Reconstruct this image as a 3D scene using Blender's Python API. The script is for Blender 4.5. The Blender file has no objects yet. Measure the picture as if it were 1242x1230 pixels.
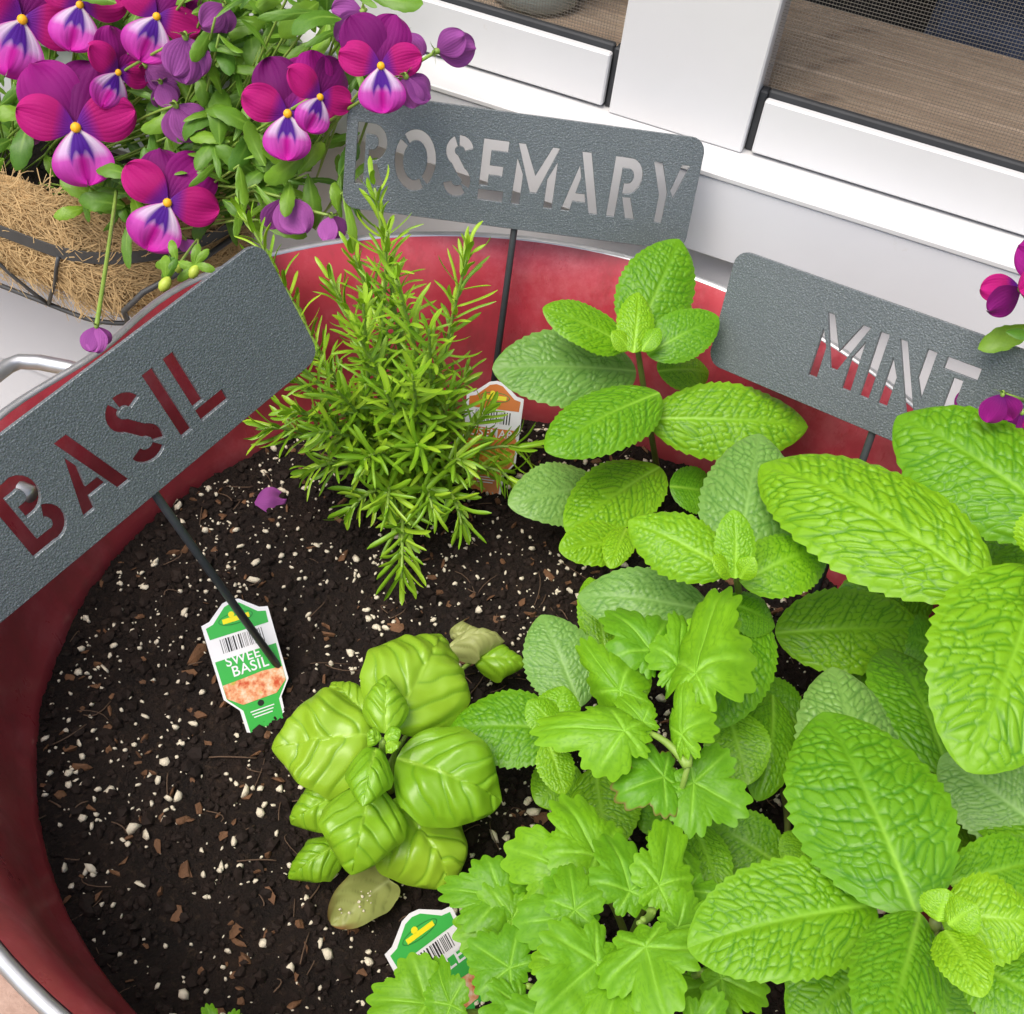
import bpy, math, random
import numpy as np
from mathutils import Vector, Matrix

random.seed(7); rng = np.random.default_rng(7)
SC = bpy.context.scene
COL = SC.collection

# ------------------------------------------------------------------ camera
PW, PH, FPX = 1242.0, 1230.0, 1400.0
PITCH, ROLL = math.radians(45.58), math.radians(8.71)
CAM = np.array([-.0019, -.4203, .5962])
FW = np.array([0, math.cos(PITCH), -math.sin(PITCH)])
_u = np.array([0, math.sin(PITCH), math.cos(PITCH)]); _x = np.array([1., 0, 0])
RT = _x*math.cos(ROLL) + _u*math.sin(ROLL)
UP = -_x*math.sin(ROLL) + _u*math.cos(ROLL)
cd = bpy.data.cameras.new('camera'); cam = bpy.data.objects.new('camera', cd); COL.objects.link(cam)
cd.sensor_fit = 'HORIZONTAL'; cd.sensor_width = 36.0; cd.lens = 36.0*FPX/PW
cd.clip_start = .01; cd.clip_end = 300
cam.matrix_world = Matrix(((RT[0], UP[0], -FW[0], CAM[0]), (RT[1], UP[1], -FW[1], CAM[1]), (RT[2], UP[2], -FW[2], CAM[2]), (0, 0, 0, 1)))
SC.camera = cam

# ------------------------------------------------------------------ light
SUN_EL, SUN_AZ = math.radians(62), math.radians(220)   # azimuth clockwise from +y; light from behind-left of the viewer
w = bpy.data.worlds.new('World'); SC.world = w; w.use_nodes = True
wn_ = w.node_tree.nodes; sky = wn_.new('ShaderNodeTexSky'); sky.sky_type = 'NISHITA'; sky.sun_disc = False
sky.sun_elevation = SUN_EL; sky.sun_rotation = SUN_AZ; sky.dust_density = 4.0; sky.air_density = 1.0; sky.ozone_density = .6
w.node_tree.links.new(sky.outputs[0], wn_['Background'].inputs[0]); wn_['Background'].inputs[1].default_value = .15
sd = bpy.data.lights.new('sun', 'SUN'); sd.energy = 1.9; sd.angle = math.radians(36); sd.color = (1, .96, .9)
so = bpy.data.objects.new('sun', sd); COL.objects.link(so)
sv = Vector((math.sin(SUN_AZ)*math.cos(SUN_EL), math.cos(SUN_AZ)*math.cos(SUN_EL), math.sin(SUN_EL)))
so.rotation_euler = sv.to_track_quat('Z', 'Y').to_euler(); so.location = sv*5
SC.view_settings.view_transform = 'Standard'; SC.view_settings.look = 'None'; SC.view_settings.gamma = 1
SC.view_settings.use_curve_mapping = False
SC.view_settings.exposure = 0.48
SC.render.engine = 'CYCLES'
SC.cycles.max_bounces = 7; SC.cycles.diffuse_bounces = 3; SC.cycles.glossy_bounces = 3; SC.cycles.transmission_bounces = 5

# ------------------------------------------------------------------ placing helpers
TH = math.radians(-17.62)
WD = np.array([math.cos(TH), math.sin(TH), 0]); WN = np.array([-math.sin(TH), math.cos(TH), 0]); ZZ = np.array([0, 0, 1.])
def ray(a, b): return FW + RT*(a-PW/2)/FPX - UP*(b-PH/2)/FPX
def P(a, b, z):
    d = ray(a, b); return CAM + d*(z-CAM[2])/d[2]
def PD(a, b, k):
    d = ray(a, b); return CAM + d*(k-CAM@WN)/(d@WN)
def ws(s, d, z): return WD*s + WN*d + ZZ*z
def depth(p): return float((np.asarray(p)-CAM)@FW)
def nrm(v): v = np.asarray(v, float); return v/(np.linalg.norm(v)+1e-12)

def tag(o, label, cat, group=None, kind=None):
    if label: o['label'] = label
    if cat: o['category'] = cat
    if group: o['group'] = group
    if kind: o['kind'] = kind
    return o
def thing(name, loc, label, cat, group=None):
    o = bpy.data.objects.new(name, None); COL.objects.link(o); o.location = Vector(loc); o.empty_display_size = .02
    return tag(o, label, cat, group)

def mesh(name, V, F, mat=None, smooth=True, attrs=None):
    """F: array (n,k) or list of lists"""
    me = bpy.data.meshes.new(name)
    V = np.asarray(V, np.float32)
    if isinstance(F, np.ndarray):
        n, k = F.shape
        me.vertices.add(len(V)); me.vertices.foreach_set('co', V.ravel())
        me.loops.add(n*k); me.loops.foreach_set('vertex_index', F.astype(np.int32).ravel())
        me.polygons.add(n); me.polygons.foreach_set('loop_start', np.arange(0, n*k, k, dtype=np.int32))
        me.polygons.foreach_set('loop_total', np.full(n, k, np.int32))
    else:
        me.from_pydata(V.tolist(), [], F)
    me.update(calc_edges=True)
    me.polygons.foreach_set('use_smooth', np.full(len(me.polygons), smooth))
    if attrs:
        for an, av in attrs.items():
            a = me.attributes.new(an, 'FLOAT', 'POINT'); a.data.foreach_set('value', np.asarray(av, np.float32).ravel())
    if mat: me.materials.append(mat)
    return me
def obj(name, me, parent=None, mat4=None):
    o = bpy.data.objects.new(name, me); COL.objects.link(o)
    if parent: o.parent = parent
    if mat4 is not None: o.matrix_basis = mat4
    return o
def wobj(name, V, F, mat, parent=None, smooth=True, attrs=None, off=None):
    """world coordinates -> object; child vertices are stored relative to the parent's origin"""
    V = np.asarray(V, float)
    if parent is not None:
        l = np.array(parent.location)
        if parent.parent: l = l + np.array(parent.parent.location)
        V = V - l
        c = V.mean(0); o = obj(name, mesh(name, V-c, F, mat, smooth, attrs), parent); o.location = Vector(c); return o
    c = V.mean(0); c[2] = V[:, 2].min()
    o = obj(name, mesh(name, V-c, F, mat, smooth, attrs)); o.location = Vector(c); return o

def box(c, ax, size):
    """oriented box: c centre, ax 3 axes, size full sizes, tiny chamfer"""
    ax = [np.asarray(a, float) for a in ax]; h = np.array(size)/2; b = min(.0012, .2*min(size))
    V = []; 
    for sx in (-1, 1):
        for sy in (-1, 1):
            for sz in (-1, 1):
                for k in range(3):
                    e = h - b; e[k] = h[k]
                    V.append(np.asarray(c)+ax[0]*sx*e[0]+ax[1]*sy*e[1]+ax[2]*sz*e[2])
    V = np.array(V); idx = lambda sx, sy, sz, k: ((sx*2+sy)*2+sz)*3+k
    F = []
    for k in range(3):
        i, j = [(1, 2), (2, 0), (0, 1)][k]
        for s in (0, 1):
            q = []
            for (a, bb) in ((0, 0), (1, 0), (1, 1), (0, 1)):
                t = [0, 0, 0]; t[k] = s; t[i] = a; t[j] = bb; q.append(idx(*t, k))
            F.append(q if s else q[::-1])
    for k in range(3):
        i, j = [(1, 2), (2, 0), (0, 1)][k]
        for a in (0, 1):
            for bb in (0, 1):
                t0 = [0, 0, 0]; t0[i] = a; t0[j] = bb; t1 = list(t0); t1[k] = 1
                q = [idx(*t0, i), idx(*t1, i), idx(*t1, j), idx(*t0, j)]
                F.append(q if (a ^ bb) else q[::-1])
    for sx in (0, 1):
        for sy in (0, 1):
            for sz in (0, 1):
                q = [idx(sx, sy, sz, k) for k in range(3)]; F.append(q if (sx+sy+sz) % 2 else q[::-1])
    return V, F
def tube(pts, rad, n=8, cap=True):
    pts = np.asarray(pts, float); m = len(pts); rad = np.broadcast_to(np.asarray(rad, float), (m,))
    T = np.gradient(pts, axis=0); T /= np.linalg.norm(T, axis=1)[:, None]+1e-12
    a = np.array([0, 0, 1.]) if abs(T[0][2]) < .9 else np.array([1., 0, 0])
    N = nrm(np.cross(T[0], a)); V = []
    for i in range(m):
        N = nrm(N - T[i]*(N@T[i])); B = np.cross(T[i], N)
        for k in range(n):
            t = 2*math.pi*k/n; V.append(pts[i]+rad[i]*(math.cos(t)*N+math.sin(t)*B))
    F = [[i*n+k, i*n+(k+1) % n, (i+1)*n+(k+1) % n, (i+1)*n+k] for i in range(m-1) for k in range(n)]
    if cap: F += [list(range(n))[::-1], list(range((m-1)*n, m*n))]
    return np.array(V), F
def bez(a, b, c, n=12):
    t = np.linspace(0, 1, n)[:, None]; a, b, c = map(np.asarray, (a, b, c))
    return a*(1-t)**2+2*b*t*(1-t)+c*t*t
def lathe(prof, n=96):
    V = []; m = len(prof)
    for k in range(n):
        t = 2*math.pi*k/n
        for r, z in prof: V.append((r*math.cos(t), r*math.sin(t), z))
    F = [[k*m+i, ((k+1) % n)*m+i, ((k+1) % n)*m+i+1, k*m+i+1] for k in range(n) for i in range(m-1)]
    return np.array(V), F
def merge(parts):
    V = []; F = []; o = 0
    for v, f in parts:
        V.append(np.asarray(v)); F += [[i+o for i in q] for q in f]; o += len(v)
    return np.concatenate(V), F

# ------------------------------------------------------------------ materials
def newmat(name):
    m = bpy.data.materials.new(name); m.use_nodes = True; nt = m.node_tree
    return m, nt, nt.nodes['Principled BSDF'], nt.nodes['Material Output']
def N(nt, t, **kw):
    n = nt.nodes.new(t)
    for k, v in kw.items():
        if k.startswith('i_'): n.inputs[k[2:].replace('_', ' ')].default_value = v
        else: setattr(n, k, v)
    return n
def ramp(nt, src, stops, interp='LINEAR'):
    r = nt.nodes.new('ShaderNodeValToRGB'); r.color_ramp.interpolation = interp
    e = r.color_ramp.elements
    while len(e) < len(stops): e.new(.5)
    for i, (p, c) in enumerate(stops):
        e[i].position = p; e[i].color = (*c, 1) if len(c) == 3 else c
    nt.links.new(src, r.inputs[0]); return r.outputs[0]
def mixc(nt, f, a, b, mode='MIX'):
    n = nt.nodes.new('ShaderNodeMix'); n.data_type = 'RGBA'; n.blend_type = mode
    for s, v in ((n.inputs[0], f), (n.inputs[6], a), (n.inputs[7], b)):
        if hasattr(v, 'is_output') or hasattr(v, 'links'): nt.links.new(v, s)
        elif isinstance(v, (int, float)): s.default_value = v
        else: s.default_value = (*v, 1)
    return n.outputs[2]
def math_(nt, op, a, b=0.):
    n = nt.nodes.new('ShaderNodeMath'); n.operation = op
    for s, v in ((n.inputs[0], a), (n.inputs[1], b)):
        if isinstance(v, (int, float)): s.default_value = v
        else: nt.links.new(v, s)
    return n.outputs[0]
def attr(nt, name): n = nt.nodes.new('ShaderNodeAttribute'); n.attribute_name = name; return n.outputs['Fac']
def noise(nt, scale, detail=4, rough=.55, coord='Object', vec=None, scl=None):
    n = nt.nodes.new('ShaderNodeTexNoise'); n.inputs['Scale'].default_value = scale; n.inputs['Detail'].default_value = detail
    n.inputs['Roughness'].default_value = rough
    if vec is None:
        tc = nt.nodes.new('ShaderNodeTexCoord'); vec = tc.outputs[coord]
    if scl is not None:
        mp = nt.nodes.new('ShaderNodeMapping'); mp.inputs['Scale'].default_value = scl; nt.links.new(vec, mp.inputs[0]); vec = mp.outputs[0]
    nt.links.new(vec, n.inputs['Vector']); return n.outputs[0]
def bump(nt, bsdf, h, strength, dist):
    b = nt.nodes.new('ShaderNodeBump'); b.inputs['Strength'].default_value = strength; b.inputs['Distance'].default_value = dist
    nt.links.new(h, b.inputs['Height']); nt.links.new(b.outputs[0], bsdf.inputs['Normal']); return b.outputs[0]

def simple(name, col, rough=.6, metal=0, spec=.5, var=.15, scale=40, bumpd=0, bscale=200, coord='Object'):
    m, nt, b, o = newmat(name)
    c = mixc(nt, noise(nt, scale, coord=coord), tuple(x*(1-var) for x in col), tuple(min(1, x*(1+var)) for x in col))
    nt.links.new(c, b.inputs['Base Color']); b.inputs['Roughness'].default_value = rough; b.inputs['Metallic'].default_value = metal
    b.inputs['Specular IOR Level'].default_value = spec
    if bumpd: bump(nt, b, noise(nt, bscale, coord=coord), 1, bumpd)
    return m

def leafmat(name, dark, lite, veincol, veinamt, rough=.42, transl=.3, trcol=None, spec=.45, rand=.25, pale=None, bscale=0):
    m, nt, b, out = newmat(name); L = nt.links.new
    oi = nt.nodes.new('ShaderNodeObjectInfo')
    f = math_(nt, 'ADD', math_(nt, 'MULTIPLY', oi.outputs['Random'], .75), math_(nt, 'MULTIPLY', noise(nt, 35, 3), .35))
    c = mixc(nt, f, dark, lite)
    if pale:
        pr = math_(nt, 'FRACT', math_(nt, 'MULTIPLY', oi.outputs['Random'], 7.31))
        c = mixc(nt, math_(nt, 'MULTIPLY', math_(nt, 'GREATER_THAN', pr, .72), .75), c, pale)
    c = mixc(nt, math_(nt, 'MULTIPLY', attr(nt, 'vein'), veinamt), c, veincol)
    c = mixc(nt, math_(nt, 'MULTIPLY', attr(nt, 'rib'), .75), c, tuple(min(1, x*1.25+.05) for x in lite))
    br = attr(nt, 'burn')
    c = mixc(nt, br, c, (.20, .10, .03))
    L(c, b.inputs['Base Color']); b.inputs['Specular IOR Level'].default_value = spec
    L(math_(nt, 'ADD', math_(nt, 'MULTIPLY', noise(nt, 90, 2), .2), rough-.1), b.inputs['Roughness'])
    if bscale: bump(nt, b, noise(nt, bscale, 3), .5, .0006)
    t = nt.nodes.new('ShaderNodeBsdfTranslucent')
    tc = mixc(nt, 1., c, trcol or (1., 1., .45), 'MULTIPLY'); L(tc, t.inputs[0])
    mx = nt.nodes.new('ShaderNodeMixShader'); mx.inputs[0].default_value = transl
    L(b.outputs[0], mx.inputs[1]); L(t.outputs[0], mx.inputs[2]); L(mx.outputs[0], out.inputs[0])
    return m

M = {}
M['mint'] = leafmat('mint_leaf', (.10, .31, .008), (.24, .50, .012), (.035, .19, .003), .78, rough=.42, spec=.38)
M['mint_pale'] = leafmat('pale_mint_leaf', (.17, .37, .065), (.25, .46, .10), (.055, .20, .02), .75, rough=.42)
M['mint_young'] = leafmat('mint_young_leaf', (.19, .44, .008), (.29, .55, .012), (.07, .26, .004), .65, rough=.42)
M['basil'] = leafmat('basil_leaf', (.20, .45, .014), (.36, .60, .035), (.11, .31, .010), .6, rough=.32, spec=.5, transl=.35)
M['basil_dead'] = leafmat('wilted_basil_leaf', (.32, .36, .09), (.46, .50, .20), (.15, .15, .04), .4, rough=.5)
M['parsley'] = leafmat('parsley_leaf', (.10, .31, .008), (.23, .50, .012), (.05, .21, .006), .65, rough=.44, spec=.35)
M['rosemary'] = leafmat('rosemary_needle', (.15, .36, .010), (.36, .56, .03), (.06, .17, .012), .45, rough=.4, transl=.2)
M['viola_leaf'] = leafmat('viola_leaf', (.045, .16, .016), (.23, .43, .03), (.15, .30, .05), .4, rough=.45)
M['stem'] = simple('green_stem', (.21, .33, .05), .5, var=.3, scale=60)
M['stem_brown'] = simple('woody_stem', (.16, .12, .05), .7, var=.35, scale=120)
M['stem_purple'] = simple('mint_stem', (.13, .16, .03), .5, var=.4, scale=70)

def petalmat(kind):
    m, nt, b, out = newmat('viola_petal_'+kind); L = nt.links.new
    lu, lv = attr(nt, 'lu'), attr(nt, 'lv')
    oi = nt.nodes.new('ShaderNodeObjectInfo')
    nz = noise(nt, 260, 3)
    if kind == 'upper':
        c = ramp(nt, lu, [(0, (.10, .004, .16)), (.35, (.28, .003, .19)), (1, (.44, .004, .28))])
        c = mixc(nt, oi.outputs['Random'], c, (.16, .002, .13))
    elif kind == 'side':
        c = ramp(nt, lu, [(0, (.75, .6, .8)), (.08, (.12, .01, .32)), (.22, (.20, .006, .25)), (.38, (.47, .004, .17)), (1, (.56, .006, .22))])
    elif kind == 'lower':
        c = ramp(nt, lu, [(0, (.85, .75, .7)), (.2, (.82, .68, .86)), (.42, (.78, .50, .82)), (.56, (.68, .10, .56)), (1, (.62, .008, .40))])
        st = math_(nt, 'ABSOLUTE', math_(nt, 'SINE', math_(nt, 'MULTIPLY', lv, 9.)))
        ce = ramp(nt, math_(nt, 'ADD', math_(nt, 'ABSOLUTE', lv), math_(nt, 'MULTIPLY', nz, .12)), [(.40, (1, 1, 1)), (.62, (0, 0, 0))])
        ls = ramp(nt, math_(nt, 'ADD', lu, math_(nt, 'MULTIPLY', st, .16)), [(.08, (0, 0, 0)), (.14, (1, 1, 1)), (.54, (1, 1, 1)), (.70, (0, 0, 0))])
        f = math_(nt, 'MULTIPLY', ce, ls)
        c = mixc(nt, f, c, (.085, .008, .30))
        cs = ramp(nt, math_(nt, 'ABSOLUTE', lv), [(.05, (1, 1, 1)), (.22, (0, 0, 0))])
        tip = ramp(nt, lu, [(.45, (0, 0, 0)), (.6, (1, 1, 1))])
        c = mixc(nt, math_(nt, 'MULTIPLY', cs, tip), c, (.60, .006, .36))
        ed = ramp(nt, math_(nt, 'ABSOLUTE', lv), [(.78, (0, 0, 0)), (1, (1, 1, 1))])
        c = mixc(nt, ed, c, (.62, .03, .45))
    else:
        c = mixc(nt, math_(nt, 'ADD', math_(nt, 'MULTIPLY', oi.outputs['Random'], .6), math_(nt, 'MULTIPLY', lu, .4)), (.27, .05, .28), (.48, .12, .46))
    c = mixc(nt, .18, c, mixc(nt, nz, (.4, .4, .4), (1, 1, 1)), 'MULTIPLY')
    vs = math_(nt, 'ABSOLUTE', math_(nt, 'SINE', math_(nt, 'MULTIPLY', lv, 16.)))
    bump(nt, b, math_(nt, 'ADD', vs, nz), .35, .0006)
    L(c, b.inputs['Base Color']); b.inputs['Roughness'].default_value = .62; b.inputs['Specular IOR Level'].default_value = .25
    b.inputs['Sheen Weight'].default_value = .08
    t = nt.nodes.new('ShaderNodeBsdfTranslucent'); L(c, t.inputs[0])
    mx = nt.nodes.new('ShaderNodeMixShader'); mx.inputs[0].default_value = .3
    L(b.outputs[0], mx.inputs[1]); L(t.outputs[0], mx.inputs[2]); L(mx.outputs[0], out.inputs[0])
    return m
for k in ('upper', 'side', 'lower', 'faded'): M['pet_'+k] = petalmat(k)
M['eye'] = simple('flower_eye', (.88, .42, .008), .6)
M['eye_white'] = simple('flower_throat', (.8, .75, .6), .6)

def white_paint(name, c, dirt=.08):
    m, nt, b, o = newmat(name)
    n1 = noise(nt, 6, 5, .6); n2 = noise(nt, 60, 4, .6, scl=(1, 1, 1))
    col = mixc(nt, ramp(nt, n1, [(.35, (0, 0, 0)), (.75, (1, 1, 1))]), c, tuple(x*(1-dirt) for x in c))
    spot = ramp(nt, noise(nt, 28, 6, .7), [(.66, (0, 0, 0)), (.76, (1, 1, 1))])
    col = mixc(nt, math_(nt, 'MULTIPLY', spot, .30), col, (.45, .38, .25))
    nt.links.new(col, b.inputs['Base Color']); b.inputs['Roughness'].default_value = .42
    bump(nt, b, noise(nt, 90, 4, .6, scl=(1, 1, 1)), .25, .0008)
    return m
M['white'] = white_paint('white_window_paint', (.66, .66, .66), .06)
M['siding'] = white_paint('white_siding_paint', (.71, .715, .745), .06)
M['gasket_and_slot_shade'] = simple('dark_gasket_and_slot_shade', (.03, .032, .035), .7, var=.4)  # gasket strip behind the rail; also colours in the shade of rail-end slots
M['screen'] = simple('screen_wire', (.15, .135, .115), .45, var=.2)
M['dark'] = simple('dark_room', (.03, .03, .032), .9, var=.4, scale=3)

def wood():
    m, nt, b, o = newmat('weathered_wood')
    tc = nt.nodes.new('ShaderNodeTexCoord')
    g = noise(nt, 9, 6, .65, vec=tc.outputs['Object'], scl=(.6, 12, 12))
    g2 = noise(nt, 40, 5, .7, vec=tc.outputs['Object'], scl=(.35, 10, 10))
    c = ramp(nt, g, [(.25, (.24, .16, .10)), (.5, (.50, .38, .27)), (.75, (.68, .56, .44))])
    c = mixc(nt, .5, c, ramp(nt, g2, [(.3, (.16, .10, .07)), (.6, (.58, .45, .34))]))
    kn = ramp(nt, noise(nt, 14, 2, .5, vec=tc.outputs['Object'], scl=(.8, 2, 2)), [(.70, (0, 0, 0)), (.76, (1, 1, 1))])
    c = mixc(nt, math_(nt, 'MULTIPLY', kn, .6), c, (.06, .03, .02))
    nt.links.new(c, b.inputs['Base Color']); b.inputs['Roughness'].default_value = .75
    bump(nt, b, g2, .5, .002); return m
M['wood'] = wood()

def red_tub():
    m, nt, b, o = newmat('red_painted_metal')
    tc = nt.nodes.new('ShaderNodeTexCoord'); v = tc.outputs['Object']
    n1 = noise(nt, 9, 6, .65, vec=v); n2 = noise(nt, 30, 5, .7, vec=v, scl=(1, 1, .35)); n3 = noise(nt, 4, 3, .5, vec=v)
    c = ramp(nt, n1, [(.3, (.36, .030, .048)), (.55, (.48, .045, .068)), (.75, (.56, .085, .11))])
    c = mixc(nt, ramp(nt, noise(nt, 16, 7, .75, vec=v), [(.48, (0, 0, 0)), (.66, (.5, .5, .5))]), c, (.64, .17, .20))
    c = mixc(nt, ramp(nt, n2, [(.52, (0, 0, 0)), (.72, (.55, .55, .55))]), c, (.20, .045, .045))
    sp = nt.nodes.new('ShaderNodeSeparateXYZ'); nt.links.new(v, sp.inputs[0])
    # soil splashed on the wall just above the earth line
    dz = math_(nt, 'ADD', sp.outputs[2], math_(nt, 'MULTIPLY', n1, .05))
    st = ramp(nt, dz, [(.015, (1, 1, 1)), (.055, (0, 0, 0))])
    c = mixc(nt, math_(nt, 'MULTIPLY', st, .45), c, (.10, .03, .025))
    nt.links.new(c, b.inputs['Base Color'])
    r = math_(nt, 'ADD', math_(nt, 'MULTIPLY', n2, .3), .16); nt.links.new(r, b.inputs['Roughness'])
    bump(nt, b, math_(nt, 'ADD', n2, n3), .25, .002); return m
M['red'] = red_tub()
M['galv'] = simple('galvanised_steel', (.55, .56, .57), .38, metal=.85, var=.25, scale=60)

def hammered():
    m, nt, b, o = newmat('hammered_grey_metal')
    v = nt.nodes.new('ShaderNodeTexVoronoi'); v.inputs['Scale'].default_value = 950; v.feature = 'SMOOTH_F1'
    tc = nt.nodes.new('ShaderNodeTexCoord'); nt.links.new(tc.outputs['Object'], v.inputs['Vector'])
    n = noise(nt, 1100, 3, .6, vec=tc.outputs['Object'])
    c = mixc(nt, noise(nt, 12, 4, vec=tc.outputs['Object']), (.105, .125, .134), (.150, .172, .181))
    c = mixc(nt, ramp(nt, noise(nt, 1300, 2, .5, vec=tc.outputs['Object']), [(.52, (0, 0, 0)), (.68, (.55, .55, .55))]), c, (.34, .37, .38))
    nt.links.new(c, b.inputs['Base Color']); b.inputs['Metallic'].default_value = .25; b.inputs['Roughness'].default_value = .34
    b.inputs['Specular IOR Level'].default_value = .7
    bump(nt, b, math_(nt, 'ADD', v.outputs['Distance'], math_(nt, 'MULTIPLY', n, .8)), .6, .00055); return m
M['plate'] = hammered()
M['rod'] = simple('grey_rod', (.07, .078, .085), .42, metal=.3, var=.2, scale=200)

def soilmat():
    m, nt, b, o = newmat('potting_soil')
    n1 = noise(nt, 30, 8, .75); n2 = noise(nt, 220, 5, .7)
    c = ramp(nt, n1, [(.3, (.006, .0035, .0025)), (.55, (.016, .009, .006)), (.75, (.034, .019, .011))])
    c = mixc(nt, ramp(nt, n2, [(.55, (0, 0, 0)), (.75, (1, 1, 1))]), c, (.055, .034, .02))
    nt.links.new(c, b.inputs['Base Color']); b.inputs['Roughness'].default_value = .85; b.inputs['Specular IOR Level'].default_value = .3
    bump(nt, b, math_(nt, 'ADD', n1, n2), 1, .006); return m
M['soil'] = soilmat()
M['crumb'] = simple('soil_crumb', (.014, .008, .0055), .85, spec=.3, var=.8, scale=30)
M['perlite'] = simple('perlite', (.66, .60, .46), .8, var=.15, scale=30, bumpd=.0006, bscale=900)
M['bark'] = simple('bark', (.125, .058, .024), .8, var=.6, scale=60, bumpd=.001, bscale=400)
M['fibre'] = simple('root_fibre', (.10, .06, .035), .8, var=.5, scale=40)
M['coir'] = simple('coir', (.44, .28, .12), .9, var=.5, scale=120, bumpd=.004, bscale=160)
M['coir_fibre'] = simple('coir_strand', (.60, .42, .20), .8, var=.5, scale=30)
M['basket_metal'] = simple('basket_band', (.085, .088, .09), .5, metal=.3, var=.3)
def cardmat(name, col, rough=.35): return simple(name, col, rough, var=.04)
M['tag_white'] = cardmat('tag_white', (.78, .78, .80)); M['tag_green'] = cardmat('tag_green', (.05, .42, .07)); M['tag_black'] = cardmat('tag_ink', (.02, .02, .02))
M['tag_grey'] = cardmat('tag_grey_ink', (.25, .25, .27)); M['tag_yellow'] = cardmat('tag_yellow', (.80, .72, .02)); M['tag_orange'] = cardmat('tag_orange', (.60, .17, .02)); M['tag_dkgreen'] = cardmat('tag_dark_green', (.03, .22, .04))
def foodmat(name, a, b_, c_):
    m, nt, b, o = newmat(name)
    v = nt.nodes.new('ShaderNodeTexVoronoi'); v.inputs['Scale'].default_value = 230
    tc = nt.nodes.new('ShaderNodeTexCoord'); nt.links.new(tc.outputs['Object'], v.inputs['Vector'])
    c = ramp(nt, noise(nt, 190, 4, .6), [(.35, a), (.5, b_), (.65, c_)])
    g = ramp(nt, noise(nt, 90, 2, .5), [(.60, (0, 0, 0)), (.68, (1, 1, 1))])
    c = mixc(nt, g, c, (.40, .45, .02)); nt.links.new(c, b.inputs['Base Color']); b.inputs['Roughness'].default_value = .35; return m
M['food'] = foodmat('printed_food', (.55, .08, .03), (.75, .36, .18), (.80, .65, .48)); M['food2'] = foodmat('printed_food_brown', (.35, .10, .01), (.65, .26, .01), (.75, .5, .1))
def glassmat():
    m, nt, b, o = newmat('jar_glass'); b.inputs['Base Color'].default_value = (.75, .85, .78, 1); b.inputs['Roughness'].default_value = .06
    b.inputs['Transmission Weight'].default_value = .65; b.inputs['IOR'].default_value = 1.45; bump(nt, b, noise(nt, 60, 2), .2, .002); return m
M['glass'] = glassmat()
def brickmat():
    m, nt, b, o = newmat('paver_brick'); oi = nt.nodes.new('ShaderNodeObjectInfo')
    c = mixc(nt, oi.outputs['Random'], (.34, .17, .11), (.42, .26, .19)); c = mixc(nt, .5, c, mixc(nt, noise(nt, 60, 5, .7), (.15, .09, .07), (.65, .5, .42)))
    nt.links.new(c, b.inputs['Base Color']); b.inputs['Roughness'].default_value = .85; bump(nt, b, noise(nt, 120, 4), .6, .003); return m
M['brick'] = brickmat()
M['ground'] = simple('sandy_ground', (.22, .17, .10), .95, var=.5, scale=30, bumpd=.01, bscale=60)
M['straw'] = simple('dry_grass', (.42, .34, .16), .8, var=.4, scale=30)

# ------------------------------------------------------------------ SETTING: ground
GZ = -.42
me = mesh('ground', [(-60, -60, 0), (60, -60, 0), (60, 60, 0), (-60, 60, 0)], [[0, 1, 2, 3]], M['ground'], False)
ground = obj('ground', me); ground.location = (0, 0, GZ); ground['kind'] = 'structure'
bv, bf = box((0, 0, 0), np.eye(3), (.198, .097, .05)); bme = mesh('brick', bv, bf, M['brick'], False)
k = 0
for i in range(-6, 3):
    for j in range(-6, 5):
        x = i*.204+(.102 if j % 2 else 0); y = j*.103-.25
        q = np.array([x, y])@np.array([[math.cos(.5), math.sin(.5)], [-math.sin(.5), math.cos(.5)]])+np.array([-.15, -.05])
        if np.hypot(q[0], q[1]) < .2 or q@WN[:2] > .28: continue
        dv = (q-P(20, 1170, GZ)[:2])@np.array([.8, -.6])
        if -.30 < q[0]+.5*q[1]+.62 < .02 and q[1] < .0: continue
        b_ = obj('brick', bme, ground, Matrix.Translation((q[0], q[1], .012+random.uniform(-.003, .003))) @ Matrix.Rotation(.5+random.uniform(-.03, .03), 4, 'Z'))
# dry grass between the bricks
V = []; F = []
for i in range(2600):
    c = P(random.uniform(-140, 40), random.uniform(1060, 1300), GZ); c = c+np.array([random.gauss(0, .05), random.gauss(0, .05), 0])
    a = random.uniform(0, 6.28); l = random.uniform(.02, .05); d = np.array([math.cos(a), math.sin(a), random.uniform(.1, .9)])*l; s = np.array([-math.sin(a), math.cos(a), 0])*.0011
    o = len(V); V += [c-s, c+s, c+d*.6+s*.7, c+d*.6-s*.7, c+d*1.0-np.array([0, 0, l*.15])]; F += [[o, o+1, o+2, o+3], [o+3, o+2, o+4]]
dg = wobj('dry_grass', V, F, M['straw'], smooth=False); tag(dg, 'dry straw coloured grass on the ground beside the tub', 'grass', kind='stuff')

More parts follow.
